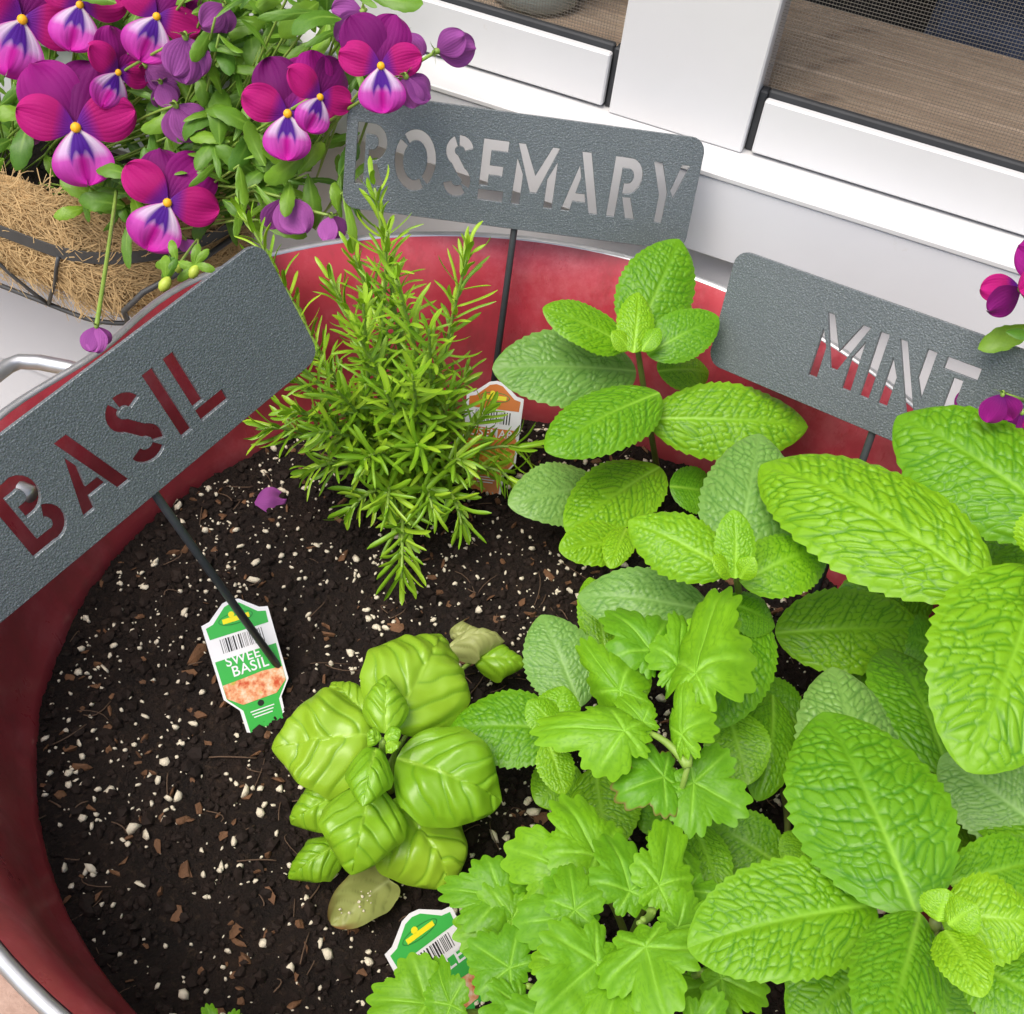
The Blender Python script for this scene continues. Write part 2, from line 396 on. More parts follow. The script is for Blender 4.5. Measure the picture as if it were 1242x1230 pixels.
# ------------------------------------------------------------------ SETTING: house wall and windows
FR = [WD, WN, ZZ]
wall = thing('house_wall', ws(0, .36, GZ), 'white painted house wall with lap siding, sill and post behind the tub', 'wall')
for i in range(6):           # lap siding below the window
    z1 = .150-i*.11; z0 = z1-.112
    if z0 < GZ: z0 = GZ
    V = [ws(s, d, z) for s in (-1.6, .95) for d, z in ((.353, z0), (.362, z1), (.38, z1), (.38, z0))]
    wobj('siding_board', V, [[0, 1, 2, 3], [7, 6, 5, 4], [0, 4, 5, 1], [1, 5, 6, 2], [3, 2, 6, 7], [0, 3, 7, 4]], M['siding'], wall, False)
V, F = box(ws(-.32, .3565, .1605), FR, (2.54, .027, .061)); wobj('apron_board', V, F, M['siding'], wall, False)
V, F = box(ws(-.32, .3690, .1935), FR, (2.54, .055, .0045)); wobj('window_sill', V, F, M['white'], wall, False)
V, F = box(ws(-.0435, .40, .56), FR, (.103, .042, .728)); wobj('window_post', V, F, M['white'], wall, False)
for sx in (-1.05, .93):
    V, F = box(ws(sx, .40, .56), FR, (.12, .042, .728)); wobj('window_post', V, F, M['white'], wall, False)
V, F = box(ws(-.32, .40, .99), FR, (2.5, .06, .13)); wobj('window_header', V, F, M['white'], wall, False)
for i in range(11):
    z0 = 1.056+i*.13; V, F = box(ws(-.32, .40, z0+.065), FR, (2.54, .03, .127)); wobj('siding_board', V, F, M['siding'], wall, False)
# dark room behind the screens
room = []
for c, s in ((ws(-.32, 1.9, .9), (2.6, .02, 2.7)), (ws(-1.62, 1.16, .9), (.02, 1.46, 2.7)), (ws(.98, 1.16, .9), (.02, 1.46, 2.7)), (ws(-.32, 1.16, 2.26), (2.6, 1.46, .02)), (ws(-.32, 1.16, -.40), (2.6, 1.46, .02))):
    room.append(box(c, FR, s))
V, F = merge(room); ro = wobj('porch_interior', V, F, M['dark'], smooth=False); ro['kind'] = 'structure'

def window(s0, s1, label):
    t = thing('screen_window', ws((s0+s1)/2, .40, .197), label, 'window', 'screened windows along the wall')
    V, F = box(ws((s0+s1)/2, .3845, .2180), FR, (s1-s0, .007, .0395)); wobj('bottom_rail', V, F, M['white'], t, False)
    V, F = box(ws((s0+s1)/2, .3912, .2195), FR, (s1-s0, .006, .0455)); wobj('gasket_and_slot_shade', V, F, M['gasket_and_slot_shade'], t, False)
    for s in (s0-.0034, s1+.0034):
        V, F = box(ws(s, .393, .2185), FR, (.0060, .012, .045)); wobj('gasket_and_slot_shade', V, F, M['gasket_and_slot_shade'], t, False)  # solid dark boxes filling the rail-end slots, standing in for their shade
    pit = .0022; r = .00013; V = []; F = []
    def wire(a, b, u, v):
        o = len(V)
        for p in (a, b):
            for x, y in ((-1, -1), (1, -1), (1, 1), (-1, 1)): V.append(p+u*x*r+v*y*r)
        for i in range(4): F.append([o+i, o+(i+1) % 4, o+4+(i+1) % 4, o+4+i])
    zt = .925
    for i in range(int((zt-.243)/pit)):
        z = .243+i*pit; wire(ws(s0-.006, .3922, z), ws(s1+.006, .3922, z), WN, ZZ)
    for i in range(int((s1-s0)/pit)):
        s = s0+i*pit; wire(ws(s, .3926, .243), ws(s, .3926, zt), WD, WN)
    sc = wobj('insect_screen', np.array(V), F, M['screen'], t, False); sc['kind'] = 'stuff'
window(.0145, .86, 'screened window right of the thick post, showing weathered boards and a dark room behind')
window(-.98, -.1015, 'screened window with a glass jar standing behind it on the boards')
# weathered boards of the ledge inside
ledge = thing('wooden_ledge', ws(-.1, .51, .20), 'weathered brown wooden ledge behind the insect screens', 'ledge')
for d0, d1 in ((.3985, .475), (.4765, .54), (.5415, .605)):
    V, F = box((0, 0, 0), np.eye(3), (2.3, d1-d0, .026))
    c = ws(-.1, (d0+d1)/2, .213+random.uniform(-.0008, .0008))
    o = obj('plank', mesh('plank', V, F, M['wood'], False), ledge, Matrix.Translation(Vector(c-np.array(ledge.location))) @ Matrix.Rotation(TH, 4, 'Z'))
# jar
c = P(648, 0, .2265); jar = thing('glass_jar', c, 'ribbed clear glass jar standing on the ledge behind the screen', 'jar')
V, F = lathe([(.0, .001), (.030, .001), (.034, .004), (.036, .012), (.035, .02), (.036, .03), (.036, .11), (.030, .125), (.030, .14), (.027, .14), (.027, .125), (.0325, .11), (.0325, .02), (.028, .009), (0, .008)], 40)
ob = obj('glass_body', mesh('glass_body', V, F, M['glass']), jar)
V, F = lathe([(0, .0085), (.027, .0095), (.031, .03), (.031, .05), (0, .05)], 24); obj('jar_filling', mesh('jar_filling', V, F, simple('dried_seed', (.30, .26, .18), .8, var=.6, scale=150)), jar)

M['navy'] = simple('navy_cloth', (.03, .045, .09), .8, var=.6, scale=20, bumpd=.01, bscale=25)
hp = thing('house_plant', P(1010, -10, .10), 'green strappy plant in the dark room behind the right screen', 'plant')
random.seed(77)
for i in range(12):
    a0 = np.array(hp.location)+np.array([random.gauss(0, .02), random.gauss(0, .02), 0]); an = random.uniform(0, 6.28); ln = random.uniform(.12, .26)
    c = bez(a0, a0+ZZ*ln*.8, a0+np.array([math.cos(an)*ln*.6, math.sin(an)*ln*.6, ln*.7]), 9); sd0 = np.array([-math.sin(an), math.cos(an), 0])*.006
    wv = np.sin(np.linspace(.25, 3.1, 9))[:, None]; V = np.concatenate([c-sd0*wv, c+sd0*wv+ZZ*.001]); wobj('leaf', V, [[j, j+1, 10+j, 9+j] for j in range(8)], M['stem'], hp)
cb = [box(ws(.24, .72, .12), FR, (.30, .16, .16)), box(ws(.22, .71, .21), FR, (.24, .12, .03))]
V, F = merge(cb); tag(wobj('storage_bag', V, F, M['navy'], None, False), 'dark blue bag lying in the room behind the right screen', 'bag')

# ------------------------------------------------------------------ TUB
RR, RZ, SR = .300, .1346, .263
tub = thing('round_tub', (0, 0, GZ), 'large round metal tub painted red inside with a galvanised rolled rim', 'tub')
def dent(V):
    V = np.array(V, float); th = np.arctan2(V[:, 1], V[:, 0]); k = 1-.060*np.exp(-((th-math.radians(158))/math.radians(12))**2)*np.clip(V[:, 2]/RZ, 0, 1); V[:, 0] *= k; V[:, 1] *= k; return V
prof = [(.262, -.03), (.2635, 0), (.266, .012), (.2705, .018), (.2715, .026), (.2745, .032), (.279, .06), (.2845, .094), (.2875, .108), (.2905, .117), (.2950, .126), (.3010, RZ)]
V, F = lathe(prof, 160); wobj('inner_wall', dent(V), [f[::-1] for f in F], M['red'], tub)
V, F = lathe([(.3022, RZ), (.2965, .125), (.289, .09), (.275, .0), (.24, GZ+.002), (.10, GZ+.002), (0, GZ+.002)], 120); wobj('outer_wall', dent(V), F, M['galv'], tub)
a = np.linspace(0, 2*math.pi, 161)
V = []; n = 10
for k in range(160):
    t = 2*math.pi*k/160
    for j in range(n):
        u = 2*math.pi*j/n; r = .3045+.0036*math.cos(u); V.append((r*math.cos(t), r*math.sin(t), RZ-.0022+.0036*math.sin(u)))
F = [[k*n+j, ((k+1) % 160)*n+j, ((k+1) % 160)*n+(j+1) % n, k*n+(j+1) % n] for k in range(160) for j in range(n)]
wobj('rolled_rim', dent(V), F, M['galv'], tub)
for (h0, h1, om) in ((math.radians(154), math.radians(176), 0), (math.radians(-26), math.radians(-4), 0)):
    pts = []
    for t in np.linspace(0, 1, 21):
        an = h0+(h1-h0)*t; q = min(1, 4.2*min(t, 1-t)); q = math.sin(q*math.pi/2)
        pts.append((math.cos(an)*(.276+.080*q), math.sin(an)*(.276+.080*q), .098))
    V, F = tube(pts, .0052, 10); wobj('handle', V, F, M['galv'], tub)

# ------------------------------------------------------------------ SOIL
def fbm(x, y, s, seed=0, oct=5):
    r = np.random.default_rng(seed); out = 0; amp = 1.
    for o in range(oct):
        for k in range(5):
            a = r.uniform(0, 2*np.pi); ph = r.uniform(0, 6.28); f = s*(2**o)*r.uniform(.7, 1.3)
            out = out+amp*np.sin((x*np.cos(a)+y*np.sin(a))*f+ph)/5
        amp *= .6
    return out
def soil_z(x, y): return fbm(np.asarray(x), np.asarray(y), 22, 3)*.0045+fbm(np.asarray(x), np.asarray(y), 150, 5, 3)*.0022
n = 300; g = np.linspace(-.264, .264, n); X, Y = np.meshgrid(g, g, indexing='ij')
Zs = soil_z(X, Y)+rng.normal(0, .0006, X.shape)
Vs = np.stack([X, Y, Zs], -1).reshape(-1, 3)
ii = np.arange(n*n).reshape(n, n); Fq = np.stack([ii[:-1, :-1], ii[1:, :-1], ii[1:, 1:], ii[:-1, 1:]], -1).reshape(-1, 4)
cen = Vs[Fq].mean(1); Fq = Fq[np.hypot(cen[:, 0], cen[:, 1]) < .2655]
so_ = obj('potting_soil', mesh('potting_soil', Vs, Fq, M['soil'])); tag(so_, 'dark brown potting soil filling the red tub', 'soil', kind='stuff')

def blobs(seed, n=3):
    """small irregular stone templates"""
    out = []; r = np.random.default_rng(seed)
    t = (1+5**.5)/2
    B = np.array([(-1, t, 0), (1, t, 0), (-1, -t, 0), (1, -t, 0), (0, -1, t), (0, 1, t), (0, -1, -t), (0, 1, -t), (t, 0, -1), (t, 0, 1), (-t, 0, -1), (-t, 0, 1)])
    B /= np.linalg.norm(B[0])
    Fi = np.array([(0, 11, 5), (0, 5, 1), (0, 1, 7), (0, 7, 10), (0, 10, 11), (1, 5, 9), (5, 11, 4), (11, 10, 2), (10, 7, 6), (7, 1, 8), (3, 9, 4), (3, 4, 2), (3, 2, 6), (3, 6, 8), (3, 8, 9), (4, 9, 5), (2, 4, 11), (6, 2, 10), (8, 6, 7), (9, 8, 1)])
    for k in range(n): out.append((B*r.uniform(.65, 1.25, (12, 1)), Fi))
    return out
def scatter(name, pts, sizes, mat, tmpl, label=None, cat=None, flat=.8, smooth=True, seed=1, stretch=None):
    r = np.random.default_rng(seed); VV = []; FF = []; o = 0
    for i, (p, s) in enumerate(zip(pts, sizes)):
        tv, tf = tmpl[r.integers(len(tmpl))]
        a, b, c = r.uniform(0, 6.28, 3)
        Rm = np.array(Matrix.Rotation(a, 3, 'Z') @ Matrix.Rotation(b*.25, 3, 'X'))
        sc = np.array([1., 1., flat])*r.uniform(.7, 1.3, 3)
        if stretch: sc[0] *= r.uniform(1, stretch)
        v = (tv*sc*s)@Rm.T+p; VV.append(v); FF.append(tf+o); o += len(tv)
    me = mesh(name, np.concatenate(VV), np.concatenate(FF), mat, smooth); ob = obj(name, me)
    return tag(ob, label, cat, kind='stuff')
def disk(nn, r, rad=.262):
    a = r.uniform(0, 6.283, nn); q = rad*np.sqrt(r.uniform(0, 1, nn)); x = q*np.cos(a); y = q*np.sin(a); return x, y
r_ = np.random.default_rng(11)
x, y = disk(7000, r_); s = np.clip(r_.gamma(2., .0007, 7000)+.0005, 0, .0045)
scatter('soil_crumbs', np.stack([x, y, soil_z(x, y)+s*.3], -1), s, M['crumb'], blobs(2, 5), 'dark crumbs of peat lying loose over the potting soil', 'soil', smooth=False, seed=3)
cx_, cy_ = disk(300, r_)
x, y = disk(3000, r_); k = r_.integers(0, 300, 3000); m_ = r_.uniform(0, 1, 3000) < .45
x = np.where(m_, cx_[k]+r_.normal(0, .008, 3000), x); y = np.where(m_, cy_[k]+r_.normal(0, .008, 3000), y)
ok = np.hypot(x, y) < .26; x, y = x[ok], y[ok]
s = np.clip(r_.gamma(1.5, .00050, len(x))+.00035, 0, .0034)
scatter('perlite', np.stack([x, y, soil_z(x, y)+s*.6], -1), s, M['perlite'], blobs(5, 6), 'white perlite grains scattered over the dark soil', 'perlite', smooth=True, seed=4, stretch=1.5)
x, y = disk(500, r_); s = r_.uniform(.0010, .0030, 500)
scatter('bark_crumbs', np.stack([x, y, soil_z(x, y)+s*.4], -1), s, M['bark'], blobs(9, 5), 'small brown bark crumbs mixed into the potting soil', 'bark', flat=.45, smooth=False, seed=8, stretch=2.5)
V = []; F = []
for i in range(170):
    x, y = disk(1, r_); a = random.uniform(0, 6.28); l = random.uniform(.006, .028); z = float(soil_z(x, y)[0])+.0015
    c = np.array([x[0], y[0], z]); d = np.array([math.cos(a), math.sin(a), random.uniform(-.1, .3)])*l
    v, f = tube(bez(c, c+d*.5+np.array([random.gauss(0, .004), random.gauss(0, .004), .001]), c+d, 5), random.uniform(.0002, .0005), 4); o = len(V); V += list(v); F += [[q+o for q in ff] for ff in f]
tag(wobj('root_fibres', V, F, M['fibre']), 'fine brown root fibres and twigs lying on the soil', 'fibres', kind='stuff')
# larger bark chips: one by one
chips = [(240, 865, 15), (228, 887, 9), (85, 905, 11), (130, 882, 9), (252, 900, 8), (192, 1025, 11), (155, 1018, 9), (150, 1045, 9), (230, 1055, 9), (285, 1125, 13), (328, 1083, 15), (215, 1105, 13), (115, 830, 8), (398, 768, 10), (610, 715, 7), (645, 680, 8), (565, 752, 6), (505, 745, 8), (545, 735, 6), (320, 1130, 9), (118, 1090, 10), (175, 935, 9), (270, 1010, 8), (355, 1185, 10), (122, 705, 7), (260, 665, 6), (430, 735, 7), (195, 990, 8), (640, 745, 6), (690, 705, 6), (300, 960, 8), (110, 980, 9), (370, 1150, 8), (440, 1180, 9), (235, 800, 7), (100, 790, 8)]
for i, (px, py, rp) in enumerate(chips):
    c = P(px, py, .002); s = rp*depth(c)/FPX*.95; c[2] = float(soil_z(c[0], c[1]))+s*.2
    r2 = np.random.default_rng(100+i); nn = r2.integers(5, 9); an = np.sort(r2.uniform(0, 6.28, nn)); el = r2.uniform(.32, .75)
    top = np.stack([np.cos(an)*s*r2.uniform(.8, 1.15, nn), np.sin(an)*s*el*r2.uniform(.7, 1.2, nn), np.full(nn, s*.16)+r2.normal(0, s*.06, nn)], -1)
    bot = top*np.array([.85, .85, -1]); V = np.concatenate([top, bot]); F = [list(range(nn)), list(range(nn, 2*nn))[::-1]]+[[k, k+nn, (k+1) % nn+nn, (k+1) % nn] for k in range(nn)]
    o = obj('bark_chip', mesh('bark_chip', V, F, M['bark'], False)); o.location = Vector(c); o.rotation_euler = (random.gauss(0, .15), random.gauss(0, .15), random.uniform(0, 3.1))
    tag(o, 'brown flat bark chip lying on the dark potting soil', 'bark chip', 'bark chips on the soil')

# ------------------------------------------------------------------ SIGNS
SW, SH, ST, RODL = .24, .077, .0022, .163
def stroke(pts, w, cap0=None, cap1=None):
    pts = np.array(pts, float); n = len(pts); L_ = []; R_ = []
    for i in range(n):
        d0 = nrm(pts[i]-pts[i-1]) if i else None; d1 = nrm(pts[i+1]-pts[i]) if i < n-1 else None
        if d0 is None: d0 = d1
        if d1 is None: d1 = d0
        n0 = np.array([-d0[1], d0[0]]); n1 = np.array([-d1[1], d1[0]]); b = nrm(n0+n1); k = w/2/max(.5, b@n0)
        L_.append(pts[i]+b*k); R_.append(pts[i]-b*k)
    return L_+R_[::-1]
def arc(cx, cy, rx, ry, a0, a1, n=14): return [(cx+rx*math.cos(math.radians(a)), cy+ry*math.sin(math.radians(a))) for a in np.linspace(a0, a1, n)]
SK = .185; h = SK/2
def glyph(c):
    if c == 'I': return [stroke([(h, 0), (h, 1)], SK)], SK
    if c == 'L': return [stroke([(h, .22), (h, 1)], SK), [(0, 0), (.5, 0), (.5, SK), (0, SK)]], .5
    if c == 'T': return [[(0, 1-SK), (.6, 1-SK), (.6, 1), (0, 1)], stroke([(.3, 0), (.3, 1-SK-.06)], SK)], .6
    if c == 'E': return [[(0, 0), (.52, 0), (.52, SK), (SK, SK), (0, SK)], [(0, SK+.055), (SK, SK+.055), (SK, .42), (.46, .42), (.46, .42+SK*.9), (SK, .42+SK*.9), (SK, 1-SK), (.52, 1-SK), (.52, 1), (0, 1)]], .52
    if c == 'O':
        return [stroke(arc(.42, .5, .42-h, .5-h, 128, -50, 22), SK), stroke(arc(.42, .5, .42-h, .5-h, 300, 138, 22), SK)], .84
    if c == 'S':
        top = arc(.28, .745, .28-h, .255-h, 10, 100, 10); mid = arc(.28, .745, .28-h, .255-h, 116, 245, 12)[:]+arc(.28, .255, .28-h, .255-h, 65, -25, 10); bot = arc(.28, .255, .28-h, .255-h, -42, -172, 12)
        return [stroke(top, SK), stroke(mid, SK), stroke(bot, SK)], .56
    if c == 'R':
        pth = [(h, 0), (h, 1-h)]+[(.30, 1-h)]+arc(.32, .70, .20, .30-h, 80, -90, 12)[0:]+[(.25, .40+h)]
        return [stroke(pth, SK), [(.26, .36), (.44, .36), (.60, 0), (.40, 0)]], .60
    if c == 'B':
        pth = [(.24, .56)]+[(.33, .56)]+arc(.34, .74, .16, .18, -80, 80, 10)+[(.30, 1-h), (h, 1-h), (h, h), (.36, h)]+arc(.38, .255, .17, .17, -85, 72, 10)
        return [stroke(pth, SK)], .62
    if c == 'A':
        return [[(.26, 1), (.46, 1), (.78, 0), (.59, 0)], [(0, 0), (.19, 0), (.23, .17), (.50, .17), (.455, .32), (.27, .32), (.335, .58), (.265, .79)]], .78
    if c == 'M':
        return [[(0, 0), (SK, 0), (SK, .50), (.02, .78)], [(0, 1), (.16, 1), (.43, .52), (.70, 1), (.86, 1), (.50, .22), (.36, .22)], [(.86-SK, 0), (.86, 0), (.85, .80), (.86-SK, .48)]], .86
    if c == 'N':
        return [[(0, 0), (SK, 0), (SK, .46), (0, .74)], [(0, 1), (.16, 1), (.70, 0), (.53, 0)], [(.70-SK, .56), (.70, .27), (.70, 1), (.70-SK, 1)]], .70
    if c == 'Y':
        return [[(0, 1), (.19, 1), (.40, .52), (.40, 0), (.23, 0), (.23, .47)], [(.47, .57), (.56, .47), (.72, 1), (.62, 1)] if False else [(.445, .56), (.53, .42), (.76, 1), (.58, 1)]], .76
def sign(word, origin, up, xax, cap, label, textw, y0, xc=0):
    up = nrm(up); xax = nrm(np.array(xax)-up*(np.array(xax)@up)); nz = np.cross(xax, up)
    foot = np.array(origin)-up*RODL
    t = thing('herb_sign', foot, label, 'sign', 'metal herb signs on rods')
    cu = bpy.data.curves.new('plate', 'CURVE'); cu.dimensions = '2D'; cu.fill_mode = 'BOTH'; cu.extrude = ST/2; cu.bevel_depth = .00025; cu.bevel_resolution = 0
    def spl(pts):
        s = cu.splines.new('POLY'); s.points.add(len(pts)-1)
        for i, p in enumerate(pts): s.points[i].co = (p[0], p[1], 0, 1)
        s.use_cyclic_u = True
    rc = .0095; out = []
    for cx, cy, a0 in ((SW/2-rc, rc, -90), (SW/2-rc, SH-rc, 0), (-SW/2+rc, SH-rc, 90), (-SW/2+rc, rc, 180)): out += arc(cx, cy, rc, rc, a0, a0+90, 7)
    spl(out)
    G = [glyph(c) for c in word]; gap = .17; tw = sum(g[1] for g in G)+gap*(len(G)-1); kx = textw/tw; x = -textw/2+xc
    for polys, wd in G:
        for pl in polys: spl([(x+p[0]*kx, y0+p[1]*cap) for p in pl])
        x += (wd+gap)*kx
    tmp = bpy.data.objects.new('tmp', cu); COL.objects.link(tmp); bpy.context.view_layer.update()
    me = bpy.data.meshes.new_from_object(tmp.evaluated_get(bpy.context.evaluated_depsgraph_get())); me.name = 'plate'
    bpy.data.objects.remove(tmp); bpy.data.curves.remove(cu)
    me.materials.clear(); me.materials.append(M['plate'])
    for p in me.polygons: p.use_smooth = False
    o = np.array(origin)-foot
    m4 = Matrix(((xax[0], up[0], nz[0], o[0]), (xax[1], up[1], nz[1], o[1]), (xax[2], up[2], nz[2], o[2]), (0, 0, 0, 1)))
    obj('plate', me, t, m4)
    a = np.array(origin)-nz*(ST/2+.0022)
    V, F = tube([foot-up*.03, a-up*.001-nz*0, a+up*.010], .0024, 12); wobj('rod', V, F, M['rod'], t)
sign('ROSEMARY', [-.0296, .2814, .1552], [-.0017, .2833, .959], [.997, .0748, -.0204], .0415, 'grey metal sign with ROSEMARY cut out of the plate', .226, .017)
sign('BASIL', [-.1877, -.012, .1503], [-.4058, .0127, .9139], [.5415, .8089, .2292], .042, 'grey metal sign with BASIL cut out, tilted over the soil', .128, .0155, -.0035)
sign('MINT', [.2071, .1279, .1494], [.0381, .3285, .9437], [.787, -.5918, .1742], .0415, 'grey metal sign with MINT cut out, half behind big leaves', .099, .018, .0)

# ------------------------------------------------------------------ PLANT TAGS
def textmesh(s, size, mat):
    cu = bpy.data.curves.new('txt', 'FONT'); cu.body = s; cu.size = size; cu.align_x = 'CENTER'; cu.offset = size*.012; cu.space_character = 1.08; cu.fill_mode = 'FRONT'
    tmp = bpy.data.objects.new('txt', cu); COL.objects.link(tmp); bpy.context.view_layer.update()
    me = bpy.data.meshes.new_from_object(tmp.evaluated_get(bpy.context.evaluated_depsgraph_get())); bpy.data.objects.remove(tmp); bpy.data.curves.remove(cu)
    me.materials.clear(); me.materials.append(mat); me.name = 'lettering'; return me
def plant_tag(base, top, xdir, wd, label, ground_col, food, words, seed):
    base, top = np.array(base), np.array(top); Lh = np.linalg.norm(top-base); up = nrm(top-base); xa = nrm(xdir-up*(xdir@up)); nz = np.cross(xa, up)
    t = thing('plant_tag', base, label, 'plant tag', 'nursery tags stuck in the soil')
    m4 = Matrix(((xa[0], up[0], nz[0], 0), (xa[1], up[1], nz[1], 0), (xa[2], up[2], nz[2], 0), (0, 0, 0, 1)))
    H_ = Lh; hw = wd/2
    def outline(k, hw_, low):
        neck = .60*hw_
        return [(-neck, low), (neck*.9, low*1.0), (neck*1.05, .13*H_), (hw_*.98, .25*H_), (hw_, .86*H_-k), (hw_*.75, .875*H_-k), (hw_*.5, .93*H_-k), (hw_*.25, .985*H_-k), (0, H_-k), (-hw_*.25, .985*H_-k), (-hw_*.5, .93*H_-k), (-hw_*.75, .875*H_-k), (-hw_, .86*H_-k), (-hw_*.98, .25*H_), (-neck*1.05, .13*H_)]
    def poly(name, pts, z, mat, thick=0, parent=t):
        n = len(pts)
        V = [(p[0], p[1], z) for p in pts]; F = [list(range(n))]
        if thick:
            V += [(p[0], p[1], z-thick) for p in pts]; F += [list(range(2*n-1, n-1, -1))]+[[i, i+n, (i+1) % n+n, (i+1) % n] for i in range(n)]
        return obj(name, mesh(name, V, F, mat, False), parent, m4)
    rect = lambda x0, y0, x1, y1: [(x0*hw, y0*H_), (x1*hw, y0*H_), (x1*hw, y1*H_), (x0*hw, y1*H_)]
    poly('card', outline(0, hw, -.25*H_), 0, M['tag_white'], .0005)
    e = .00018
    poly('printed_header', [(x, max(y, .735*H_)) for x, y in outline(.03*H_, hw*.90, .735*H_)][3:14], e, ground_col)
    poly('printed_panel', [(-.52*hw, -.12*H_), (.50*hw, -.12*H_), (.54*hw, .12*H_), (.90*hw, .245*H_), (.92*hw, .555*H_), (-.92*hw, .555*H_), (-.90*hw, .245*H_), (-.54*hw, .12*H_)], e, ground_col)
    poly('printed_photo', [(-.88*hw, .25*H_), (.88*hw, .25*H_), (.90*hw, .385*H_), (-.90*hw, .385*H_)] if False else [(-.50*hw, .165*H_), (.52*hw, .17*H_), (.89*hw, .25*H_), (.90*hw, .36*H_), (.3*hw, .375*H_), (-.3*hw, .365*H_), (-.90*hw, .36*H_), (-.89*hw, .25*H_)], 2*e, food)
    rr = random.Random(seed); V = []; F = []; x = -.62
    while x < .62:
        ww = rr.choice([.012, .02, .03, .045]); o = len(V); V += [(x*hw, .60*H_, e), ((x+ww)*hw, .60*H_, e), ((x+ww)*hw, .715*H_, e), (x*hw, .715*H_, e)]; F.append([o, o+1, o+2, o+3]); x += ww+rr.choice([.02, .03, .05])
    obj('barcode', mesh('barcode', V, F, M['tag_black'], False), t, m4)
    oval = [(math.cos(a)*.52*hw, (.845+math.sin(a)*.048)*H_) for a in np.linspace(0, 6.1, 22)]
    poly('logo_oval', oval, 2*e, M['tag_dkgreen'])
    poly('logo_field', [(x*.94, .845*H_+(y-.845*H_)*.84) for x, y in oval], 3*e, ground_col)
    lg = poly('logo_bar', rect(-.40, .822, .40, .862), 4*e, M['tag_yellow'])
    poly('logo_dot', [(math.cos(a)*.09*hw-.1*hw, .882*H_+math.sin(a)*.09*hw) for a in np.linspace(0, 5.8, 10)], 4*e, M['tag_yellow'])
    poly('small_emblem', [(math.cos(a_)*.10*hw, .135*H_+math.sin(a_)*.09*hw) for a_ in np.linspace(0, 5.7, 10)], 2*e, M['tag_black'])
    for j in range(3): poly('fine_print', rect(-.36+.03*j, .085-.024*j, .36-.05*j, .094-.024*j), 2*e, M['tag_white'])
    if words:
        for s, y, sz in words:
            obj('lettering', textmesh(s, sz, M['tag_white']), t, m4 @ Matrix.Translation((0, y*H_, 2*e)))
    return t
tg = M['tag_green']
plant_tag(P(322, 872, -.001), P(279, 727, .046), P(320, 730, .045)-P(242, 764, .045), .0415, 'green and white sweet basil tag with barcode behind the BASIL rod', tg, M['food'], [('SWEET', .492, .0082), ('BASIL', .400, .0088)], 1)
plant_tag(P(572, 1250, -.005), P(497, 1108, .040), P(548, 1102, .04)-P(465, 1150, .04), .0405, 'green and white plant tag partly covered by parsley leaves', tg, M['food'], [('PARSLEY', .475, .0105)], 2)
plant_tag(P(588, 590, .0), P(603, 462, .060), P(640, 500, .05)-P(558, 480, .05), .0420, 'orange and white rosemary tag standing behind the rosemary needles', M['tag_orange'], M['food2'], [('ROSEMARY', .475, .008)], 3)

